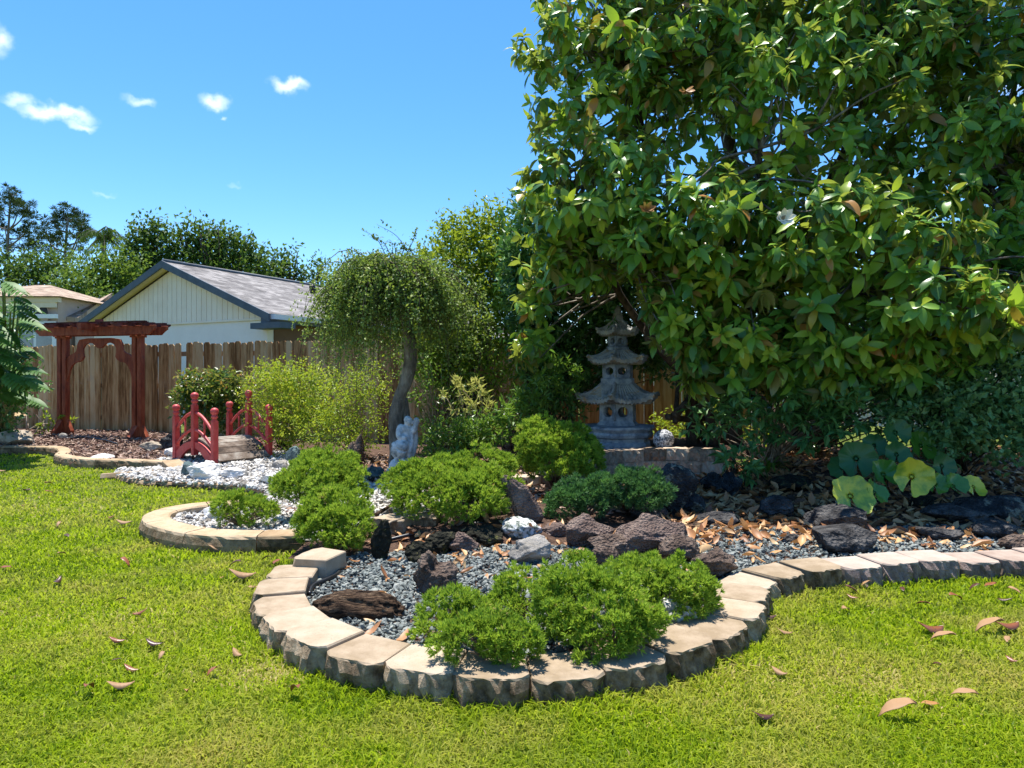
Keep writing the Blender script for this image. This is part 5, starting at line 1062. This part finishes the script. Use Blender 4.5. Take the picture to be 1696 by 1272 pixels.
# keep the crown out of the places where the photo shows gaps or the pagoda, and open it behind to let sun onto the pagoda
px = 848+FPX*rp[:, 0]/rp[:, 1]; py = HOR-FPX*(rp[:, 2]-CAM_H)/rp[:, 1]
pag_clear = ((px > 905) & (px < 1062) & (py > 462) & (py < 770) & (rp[:, 1] < 8.6)) | ((px < 1075) & (px > 930) & (py > 560)) | ((px < 931) & (py > 640)) | ((rp[:, 0] < 2.1) & (rp[:, 1] > 8.1))
sky_hole = ((rp[:, 0]-rp[:, 1]*.74)**2+((rp[:, 2]-CAM_H)-rp[:, 1]*.43)**2 < (.022*rp[:, 1])**2)
keep = ~pag_clear & ~(sky_hole & (rs.random(len(rp)) < .9)) & (rp[:, 0] > .0); rp, rd = rp[keep], rd[keep]
K = len(rp); lv = MB(); Vl, Fl = oval(5, .42, .22, .3, wave=.5); Vl2, Fl2 = oval(5, .47, .5, .22, wave=.6)
axis = nrm(rd*.65+np.array([0, -.1, .62])+rs.normal(size=(K, 3))*.3); tone = .5+rs.normal(size=K)*.19; rsz = rs.uniform(.72, 1.22, K); rfull = rs.uniform(.62, 1, K)
ref = nrm(np.cross(axis, rs.normal(size=(K, 3)))); ref2 = np.cross(axis, ref)
for q in range(13):
    th = q*2.4+rs.normal(size=K)*.25; t = q/12.0                       # upper whorl leaves rise, lower ones hang
    side = ref*np.cos(th)[:, None]+ref2*np.sin(th)[:, None]
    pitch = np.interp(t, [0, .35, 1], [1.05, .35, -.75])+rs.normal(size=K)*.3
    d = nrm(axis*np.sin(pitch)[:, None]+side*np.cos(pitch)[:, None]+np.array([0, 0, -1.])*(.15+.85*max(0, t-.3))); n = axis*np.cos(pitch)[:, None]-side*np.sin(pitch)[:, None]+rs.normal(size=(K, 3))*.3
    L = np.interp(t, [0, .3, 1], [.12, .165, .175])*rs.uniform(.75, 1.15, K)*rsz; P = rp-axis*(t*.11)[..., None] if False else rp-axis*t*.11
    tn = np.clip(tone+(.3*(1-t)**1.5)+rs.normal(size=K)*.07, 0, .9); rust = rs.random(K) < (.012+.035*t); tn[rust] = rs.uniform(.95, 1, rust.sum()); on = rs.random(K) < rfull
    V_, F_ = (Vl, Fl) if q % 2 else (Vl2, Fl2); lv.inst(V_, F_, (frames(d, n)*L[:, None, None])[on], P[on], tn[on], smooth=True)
lv.build('crown', M_mag, mg)
tk = MB(); base = np.array([2.7, 8.6, 0.1])
def wander(a, b, n, w): 
    P = np.linspace(a, b, n); P[1:-1] += rs.normal(size=(n-2, 3))*w; return catmull(P, 4)
limbs = []
for (tx, ty, tz, r0) in ((2.6, 8.4, 6.2, .14), (1.2, 7.4, 4.6, .09), (4.2, 7.6, 4.9, .1), (1.3, 7.2, 2.4, .07), (3.7, 6.6, 2.3, .07), (.6, 7.4, 3.2, .07), (5.2, 6.8, 3.4, .08), (2.4, 6.6, 3.4, .07)):
    P = wander(base+rs.normal(size=3)*[.15, .15, 0], np.array([tx, ty, tz]), 6, .13); tk.tube(P, np.linspace(r0, r0*.35, len(P)), sides=8); limbs.append(P)
for (pts, r0) in (([(1115, 690), (1150, 655), (1180, 640), (1250, 655), (1290, 700)], .05), ([(1200, 640), (1165, 600), (1130, 560)], .035), ([(1105, 690), (1150, 695), (1200, 690), (1260, 700)], .04), ([(1118, 700), (1122, 640), (1120, 590)], .035), ([(1300, 720), (1260, 660), (1190, 645)], .06)):
    P = catmull([atY(x, y, 8.0+.3*i) for i, (x, y) in enumerate(pts)], 6); tk.tube(P, np.linspace(r0, r0*.5, len(P)), sides=7)
tk.build('trunk', M_limbd, mg)
br = MB(); LP = np.vstack(limbs); sel = rs.choice(K, min(K, 900), replace=False)
for i in sel:
    e = rp[i]-axis[i]*.1; j = np.argmin(((LP-e)**2).sum(1)+rs.random(len(LP))*.8); P = wander(LP[j], e, 4, .07); br.tube(P, np.linspace(.018, .006, len(P)), sides=4, cap=False)
br.build('branches', M_limb, mg)
M_petal = solid('white_petal', [(.72,.7,.6), (.8,.79,.72)], rough=.5, bump=0)
fl = MB(); c = atY(1296, 362, 5.55); V, F = oval(5, .55, -.5, .5)
for k in range(7):
    a = k*2*math.pi/7; d = np.array([[math.cos(a), -.45, math.sin(a)*.75]]); fl.inst(V, F, frames(d, np.array([[0, -1., .2]]))*.105, c[None], [.5], smooth=True)
fl.build('flower', M_petal, mg)
fl = MB(); fl.tube([c, c+[0, -.05, .01]], [.018, .006], sides=8); fl.build('flower_heart', M_twig, mg)
for (fx, fy, fY) in ((1070, 348, 6.0), (1135, 150, 6.3)):
    fl = MB(); c = atY(fx, fy, fY)
    for k in range(6):
        a = k*1.05; d = np.array([[math.cos(a), -.5, math.sin(a)*.5-(.6 if fx > 1100 else 0)]]); fl.inst(V, F, frames(d, np.array([[0, -1., .4]]))*.1, c[None], [.7], smooth=True)
    fl.build('rusty_cluster', LV['orange'], mg)

# ---- shaded plants under the magnolia
shrub('rounded_leaf_shrub', 'dense dark shrub with small rounded grey-green leaves at the right edge', 'shrub', (4.55, 7.0, .22), [E(1620, 640, 6.3, 110, 75), E(1560, 690, 6.1, 90, 55), E(1690, 700, 5.9, 80, 60), E(1640, 720, 6.0, 110, 40), E(1520, 640, 6.6, 70, 60), E(1700, 570, 6.4, 70, 70)], 1250, 9, .07, .66, M_gry, 81, spread=.12, tone0=.42, stems=30, inner=.2)
shrub('whorled_leaf_shrub', 'blue-green shrub with whorled leaves hanging over the pagoda side of the bed', 'shrub', (2.75, 7.4, .25), [E(1290, 640, 6.6, 100, 60), E(1350, 610, 6.4, 90, 60), E(1410, 660, 6.4, 80, 60), E(1270, 700, 6.9, 60, 34), E(1180, 690, 7.3, 50, 34), E(1220, 620, 6.8, 70, 50), E(1350, 700, 6.6, 60, 40), E(1480, 640, 6.4, 60, 60)], 420, 9, .12, .42, M_blu, 82, spread=.05, tone0=.5, stems=46, stemmat=M_twig, stemr=.011, shell=.6, inner=.3)
shrub('whorled_leaf_sprig', 'low blue-green sprig in front of the right end of the low wall', 'plant', on_bed(1230, 808), [E(1228, 765, 6.6, 34, 26)], 16, 8, .13, .42, M_blu, 83, spread=.04, tone0=.5, stems=10, stemr=.007)
shrub('dark_hedge', 'dark tangled hedge in the shade behind the leopard plant', 'hedge', (3.6, 8.6, .2), [E(1420, 620, 8.2, 130, 90), E(1330, 690, 8.3, 70, 60), E(1480, 560, 8.2, 130, 80), E(1560, 640, 8.2, 100, 90)], 620, 9, .11, .45, M_drk, 84, spread=.16, tone0=.4, stems=50, inner=.35, thr=-.3)
shrub('yellow_ground_shrub', 'sunlit yellow-green low bush glimpsed behind the granite ball', 'shrub', (2.4, 9.9, .15), [E(1150, 705, 9.7, 70, 34), E(1250, 735, 9.6, 60, 26)], 260, 8, .07, .45, M_yel, 85, spread=.12, tone0=.5, stems=14)
# strap-leaved clump
M_strap = leafmat('strap_leaves', [(.05,.13,.02), (.1,.21,.025), (.17,.27,.035)], rough=.4, trans=.35, tcol=(.3,.5,.05), spec=.4)
def strapclump(label, base, n, length, seed, w=.016):
    rs = np.random.default_rng(seed); root = empty('strap_leaf_plant', base, label, 'plant'); mb = MB(); base = np.array(base)
    for q in range(n):
        a = rs.uniform(0, 6.28); L = length*rs.uniform(.6, 1.1); el = rs.uniform(.7, 1.35); sd_ = np.array([-math.sin(a), math.cos(a), 0]); V = []; b = base+rs.normal(size=3)*[.04, .04, 0]
        for i, t in enumerate(np.linspace(0, 1, 9)):
            p = b+np.array([math.cos(a)*math.cos(el)*L*t*1.3, math.sin(a)*math.cos(el)*L*t*1.3, L*(math.sin(el)*t-.75*t**2.6)]); ww = w*(1-t**2.5)*(.6+t)
            V += [p-sd_*ww, p+sd_*ww]
        mb.add(V, [(2*i, 2*i+1, 2*i+3, 2*i+2) for i in range(8)], rnd=rs.random(), smooth=True)
    mb.build('foliage', M_strap, root)
strapclump('strap-leaved green clump between the low wall and the leopard plant', on_bed(1262, 792), 46, .62, 86)
strapclump('second strap-leaved clump in shade just right of the wall end', on_bed(1215, 778), 26, .5, 87)
# leopard plant with big round leaves
M_lp = leafmat('leopard_leaf_dark', [(.03,.11,.035), (.05,.16,.045)], rough=.34, trans=.15, tcol=(.15,.35,.05), spec=.35)
M_lpg = leafmat('leopard_leaf_green', [(.055,.18,.025), (.1,.26,.03)], rough=.25, trans=.2, tcol=(.25,.45,.05), spec=.6)
M_lpy = solid('leopard_leaf_yellowing', [(.06,.16,.02), (.2,.3,.025), (.45,.45,.03), (.5,.46,.04)], scale=5, rough=.3, bump=.2, bscale=30, spec=.5, pos=[.35, .45, .55, .7])
lpb = on_bed(1460, 800); lp = empty('leopard_plant', lpb, 'leopard plant with big glossy round leaves, some turning yellow, beside the leaf litter', 'plant')
M_pet = solid('petiole', [(.12,.16,.06), (.2,.24,.09)], rough=.6, bump=0)
def bigleaf(px, py, Y, d_px, yaw, pitch, mat, notch=0.0, cup=.25, lab=None, fold=0, seed=0):
    r = d_px/2*Y/FPX; c = atY(px, py, Y); V = [(0, 0, 0)]; F = []; NA, NR = 48, 7
    for i in range(1, NR+1):
        for k in range(NA):
            a = -math.pi/2+.22+(2*math.pi-.44)*k/(NA-1); t = i/NR; wv = 1+.05*math.sin(a*9+seed)*t
            rr = r*t*wv*(1-.1*math.exp(-((a-math.pi/2)/.5)**2)); z = r*(cup*t*t*1.1-.03*math.sin(a*20)*t**1.0*.8+.10*t*t*math.sin(a*3+seed))+fold*abs(rr*math.cos(a))
            V.append((rr*math.cos(a), rr*math.sin(a), z))
    F += [(0, 1+k, 2+k) for k in range(NA-1)]
    for i in range(NR-1):
        for k in range(NA-1): a0 = 1+i*NA+k; F.append((a0, a0+1, a0+NA+1, a0+NA))
    n = np.array([math.sin(yaw)*math.cos(pitch), -math.cos(yaw)*math.cos(pitch), math.sin(pitch)]); up = nrm(np.array([math.sin(notch), 0, math.cos(notch)])-n*np.dot(n, [math.sin(notch), 0, math.cos(notch)])); x = np.cross(up, n)
    Wd = np.array(V)@np.array([x, up, n])+c; mb = MB(); mb.add(Wd, F, smooth=True, rnd=random.random()); o = mb.build('leaf', mat, lp)
    if lab: o['label'] = lab
    mb = MB(); P = catmull([lpb+np.array([random.uniform(-.05, .05), .05, 0]), (lpb+c)/2+np.array([0, .05, .1]), c-n*.004], 6); mb.tube(P, .007, sides=6); mb.build('petiole', M_pet, o, org=lp.location)
yl = 'yellowing round leaf'
for q, a in enumerate([(1418,760,5.75,62,-.1,.25,M_lp,.1),(1483,716,6.0,48,.1,.3,M_lp,-.2),(1485,753,5.8,44,.05,.3,M_lp,.2),(1448,738,6.05,40,-.2,.35,M_lp,0),(1525,738,6.0,50,.2,.4,M_lpg,.3),(1463,786,5.55,50,.1,.6,M_lpg,.1,.4),
     (1510,790,5.35,64,-.05,.15,M_lpy,.5,.3,yl),(1560,772,5.6,46,.3,.2,M_lp,.4),(1548,802,5.4,40,-.2,.55,M_lpg,.2,.3,None,.25),(1578,805,5.4,42,.3,.6,M_lpg,-.3,.3,None,.25),(1612,806,5.45,40,.2,.65,M_lpy,.3,.2,yl),
     (1408,822,5.15,72,.05,.5,M_lpy,0,.15,yl,.2),(1448,815,5.2,44,.5,.6,M_lpg,.6,.1,None,.3),(1538,752,6.1,40,.4,.4,M_lp,.3),(1395,775,5.9,44,-.4,.4,M_lp,-.3)]):
    bigleaf(*a, seed=q)
# split-leaf philodendron at the left edge
ph = empty('philodendron', atz(12, 722, .1), 'big split-leaf philodendron in front of the fence at the left edge', 'plant')
M_phil = leafmat('philodendron_leaves', [(.02,.07,.014), (.04,.12,.02), (.08,.18,.028), (.14,.24,.032)], rough=.5, trans=.3, tcol=(.3,.5,.04), spec=.25)
rs = np.random.default_rng(91); mb = MB(); st = MB(); pb = np.array(ph.location); Vf, Ff = oval(4, .3, .3, .15)
for q in range(74):
    c = atY(rs.uniform(-80, 46), rs.uniform(462, 660), 9.7+rs.uniform(-.5, .5)); L = rs.uniform(.28, .46); out = nrm(np.array([c[0]-pb[0]+.1, -.55+rs.normal()*.3, -.55+rs.normal()*.35]))
    st.tube(catmull([pb+rs.normal(size=3)*.06*[1,1,0], (pb+c)/2+[0, 0, .15], c], 6), .012, sides=5); sd_ = nrm(np.cross(out, [0, 0, 1.])); tn = rs.uniform(.2, .8)
    for i in range(7):                                  # finger lobes either side of the midrib
        t = .1+.85*i/7; w_ = L*.55*math.sin(math.pi*(t*.75+.2))
        for s_ in (-1, 1):
            d = nrm(sd_*s_+out*.55+np.array([0, 0, -.2])); mb.inst(Vf, Ff, frames(d[None], np.array([[0, -.3, 1.]]))*w_, (c+out*L*t-[0, 0, .1*t*t])[None], [np.clip(tn+rs.normal()*.06, 0, 1)], smooth=True)
    mb.inst(Vf, Ff, frames(out[None], np.array([[0, -.3, 1.]]))*L, c[None], [tn], smooth=True)
mb.build('foliage', M_phil, ph); st.build('stem', M_pet, ph)
shrub('vine_bush', 'dark vine-covered bush under the philodendron at the left edge', 'bush', atz(0, 720, .1), [E(0, 640, 10.4, 55, 70), E(-30, 580, 10.4, 60, 90)], 420, 8, .1, .5, M_drk, 92, spread=.14, tone0=.45, stems=16)
shrub('seedling', 'small bright green seedling at the foot of the left arbor post', 'plant', atz(80, 716, .1), [E(86, 694, 12.4, 12, 12), E(73, 706, 12.4, 9, 7), E(112, 698, 12.8, 6, 8)], 16, 7, .09, .4, M_yel, 93, spread=.05, tone0=.45, stems=6, stemr=.006)

# ================================================================ trees beyond the fence
M_far = leafmat('far_tree_leaves', [(.02,.05,.014), (.042,.095,.019), (.08,.15,.027), (.13,.2,.036)], rough=.6, trans=.3, tcol=(.25,.38,.04), spec=.2)
M_farl = leafmat('far_light_leaves', [(.035,.08,.016), (.065,.13,.02), (.11,.19,.03), (.16,.24,.035)], rough=.6, trans=.3, tcol=(.32,.45,.05), spec=.2)
M_pine = leafmat('pine_needles', [(.014,.03,.016), (.026,.055,.022), (.05,.085,.03), (.085,.12,.04)], rough=.7, trans=.15, tcol=(.2,.3,.05), spec=.1)
def bgtree(label, Y, trunkpx, ells, n, per, size, mat, seed, name='broadleaf_tree', tw_=.22, group='trees beyond the fence', thr=-.02, spread=.85, amp=.6):
    rs = np.random.default_rng(seed); b = np.array([(trunkpx-848)/FPX*Y, Y, 0]); root = empty(name, b, label, 'tree', group); mb = MB(); vol = np.array([r[2]*r[3] for r in ells], float); vol /= vol.sum(); tops = []
    for (px, py, rx, rz), w in zip(ells, vol):
        py += 15 if seed in (11, 12, 13) else 0; s = Y/FPX; c = atY(px, py, Y); r = np.array([rx*s, (rx+rz)/2*s*.8, rz*s]); P, D = ell_points(c, r, int(n*w*.8), rs, shell=.6, freq=2.6, amp=amp, thr=thr, inner=.25); tops.append(c)
        k = len(P); tone = .45+rs.normal(size=k)*.16
        for q in range(per):
            axq = nrm(D*.7+np.array([0, 0, .8])+.3*rand_dirs(k, rs)) if q == 0 else axq; dd = nrm(axq*.6+rand_dirs(k, rs)); place_leaves(mb, P+axq*spread*1.3*(q/per-.3)+rs.normal(size=(k, 3))*spread*.2, dd, size, .6, rs, tone+rs.normal(size=k)*.1, FLAT)
    mb.build('crown', mat, root); tk = MB(); tc_ = np.mean(tops, 0)
    P = catmull([b, b*.5+tc_*.5+rs.normal(size=3)*[.3, .3, 0], tc_], 5); tk.tube(P, np.linspace(tw_, tw_*.3, len(P)), sides=8)
    for c in tops:
        for q in range(4):
            e = c+rs.normal(size=3)*.5-[0, 0, .5]; j = rs.integers(3, len(P)-1); Q = catmull([P[j], (P[j]+e)/2+[0, 0, -.2], e], 4); tk.tube(Q, np.linspace(tw_*.4, .03, len(Q)), sides=5)
    tk.build('trunk', M_limbd, root); return root
def pine(label, Y, tpx, top, bot, tufts, seed, tw_=.2):
    rs = np.random.default_rng(seed); b = np.array([(tpx-848)/FPX*Y, Y, 0]); root = empty('pine_tree', b, label, 'tree', 'pines beyond the fence'); mb = MB(); tk = MB()
    tp = atY(tpx+4, top+20, Y); P = catmull([b, b*.6+tp*.4+[.2, 0, 0], b*.25+tp*.75-[.15, 0, 0], tp], 6); tk.tube(P, np.linspace(tw_, .07, len(P)), sides=8)
    for (px, py, rx, rz, m) in tufts:
        c0 = atY(px, py, Y+rs.normal()*1.5); j = np.argmin(np.abs(P[:, 2]-(c0[2]-abs(c0[0]-b[0])*.5-.5))); Q = catmull([P[j], P[j]*.4+c0*.6-[0, 0, .35], c0], 4); tk.tube(Q, np.linspace(.09, .03, len(Q)), sides=5)
        for q in range(m):
            c = c0+rs.normal(size=3)*np.array([rx, rx*1.3, rz])*Y/FPX*.55; n = 60; d = nrm(rand_dirs(n, rs)+np.array([0, 0, .35])); tk.tube([c0, c], [.025, .015], sides=3, cap=False)
            place_leaves(mb, c+d*.1, d, .42, .12, rs, .45+rs.normal()*.15+rs.normal(size=n)*.1, FLAT)
    mb.build('crown', M_pine, root); tk.build('trunk', M_limb, root)
pine('tall dark pine at the far left edge with a bare lower trunk', 62, 13, 312, 470, [(20,325,22,12,10),(45,345,14,12,8),(5,345,20,12,9),(30,350,16,12,8),(52,368,12,10,7),(8,375,16,12,7),(38,385,16,12,7),(-5,400,16,12,6),(50,400,10,10,5),(25,410,18,10,6),(4,430,14,10,4),(40,425,12,8,3),(-12,360,16,16,8),(25,335,14,10,8)], 1)
pine('second dark pine with a rounded crown, right of the tallest one', 58, 108, 342, 470, [(105,350,16,10,9),(122,358,12,10,8),(88,365,14,10,8),(135,372,10,10,7),(110,375,18,12,9),(75,390,14,10,7),(98,395,16,10,7),(132,392,12,10,7),(60,400,14,8,6),(115,412,14,8,5),(80,415,14,8,5),(145,385,8,8,5)], 2)
def palm(label, Y, px, py, seed):
    rs = np.random.default_rng(seed); c = atY(px, py, Y); b = np.array([c[0], Y, 0]); root = empty('palm_tree', b, label, 'tree'); mb = MB(); tk = MB(); tk.tube([b, c], [.2, .16], sides=8)
    for q in range(26):
        a = rs.uniform(0, 6.28); el = rs.uniform(-.2, 1.1); L = rs.uniform(1.9, 2.6); P = np.array([c+np.array([math.cos(a)*math.cos(el)*L*t, math.sin(a)*math.cos(el)*L*t, L*(math.sin(el)*t-.75*t*t)]) for t in np.linspace(0, 1, 16)]); tk.tube(P, .02, sides=3)
        for s_ in (-1, 1):
            T = nrm(np.gradient(P, axis=0)); sd_ = nrm(np.cross(T, [0, 0, 1.]))*s_; d = nrm(sd_*.6+T*.5+np.array([0, 0, -.75])); place_leaves(mb, P, d, .6, .09, rs, .4+rs.normal(size=16)*.1, FLAT)
    mb.build('crown', M_far, root); tk.build('trunk', M_limb, root)
palm('palm with drooping fronds between the pines and the oaks', 50, 172, 392, 3)
bgtree('dark oak with two pointed tops left of the gable', 44, 245, [(232,400,24,34),(258,390,24,34),(250,430,44,36),(222,440,24,30),(280,440,24,34),(258,366,8,16),(236,370,7,16),(222,378,6,14),(246,380,7,14),(270,372,6,14),(212,392,7,14)], 1500, 6, .3, M_far, 11)
bgtree('broad dark oak behind the house ridge', 44, 370, [(340,415,46,36),(380,420,54,36),(360,385,30,20),(400,405,28,24),(305,400,26,30),(420,445,50,34),(330,380,22,16),(300,440,40,40),(302,370,8,14),(318,366,8,12),(352,370,9,12),(372,374,9,12),(395,384,8,12),(412,394,8,12),(432,412,8,12),(340,372,7,12)], 2600, 6, .3, M_far, 12)
bgtree('dark oak sloping down to the right behind the house ridge', 46, 460, [(455,430,30,22),(480,440,20,22),(440,455,40,28),(487,416,7,16),(470,465,30,18),(470,415,6,12),(448,410,7,12),(496,436,5,12)], 900, 6, .28, M_far, 13)
bgtree('small thin-leaved tree beyond the right end of the house roof', 46, 525, [(524,455,20,14),(540,462,12,8),(530,442,6,9),(515,470,22,14)], 260, 5, .26, M_far, 14, thr=-.1)
bgtree('light green leafy tree behind the palm', 40, 180, [(170,455,44,34),(150,475,40,40),(195,480,36,38),(210,455,30,30),(175,500,60,34)], 1700, 6, .27, M_farl, 15)
bgtree('yellowish green tree between the beige house and the gable', 36, 130, [(118,470,28,30),(140,500,30,30),(105,490,26,28),(160,515,34,24)], 900, 6, .24, M_farl, 16)
bgtree('mid green tree behind the beige house', 48, 60, [(60,455,40,34),(35,470,40,36),(85,450,30,30),(15,450,34,28),(100,440,24,24),(-20,470,40,40)], 1500, 6, .3, M_far, 17)
bgtree('pale shrubby tree beside the beige house wall', 27.5, 118, [(110,512,14,12),(122,520,12,10)], 120, 6, .14, M_farl, 18, tw_=.06, spread=.3)
bgtree('distant green tree behind the magnolia, right side', 30, 1500, [(1500,500,160,90),(1650,450,120,110),(1350,540,120,80)], 1500, 6, .3, M_farl, 19)
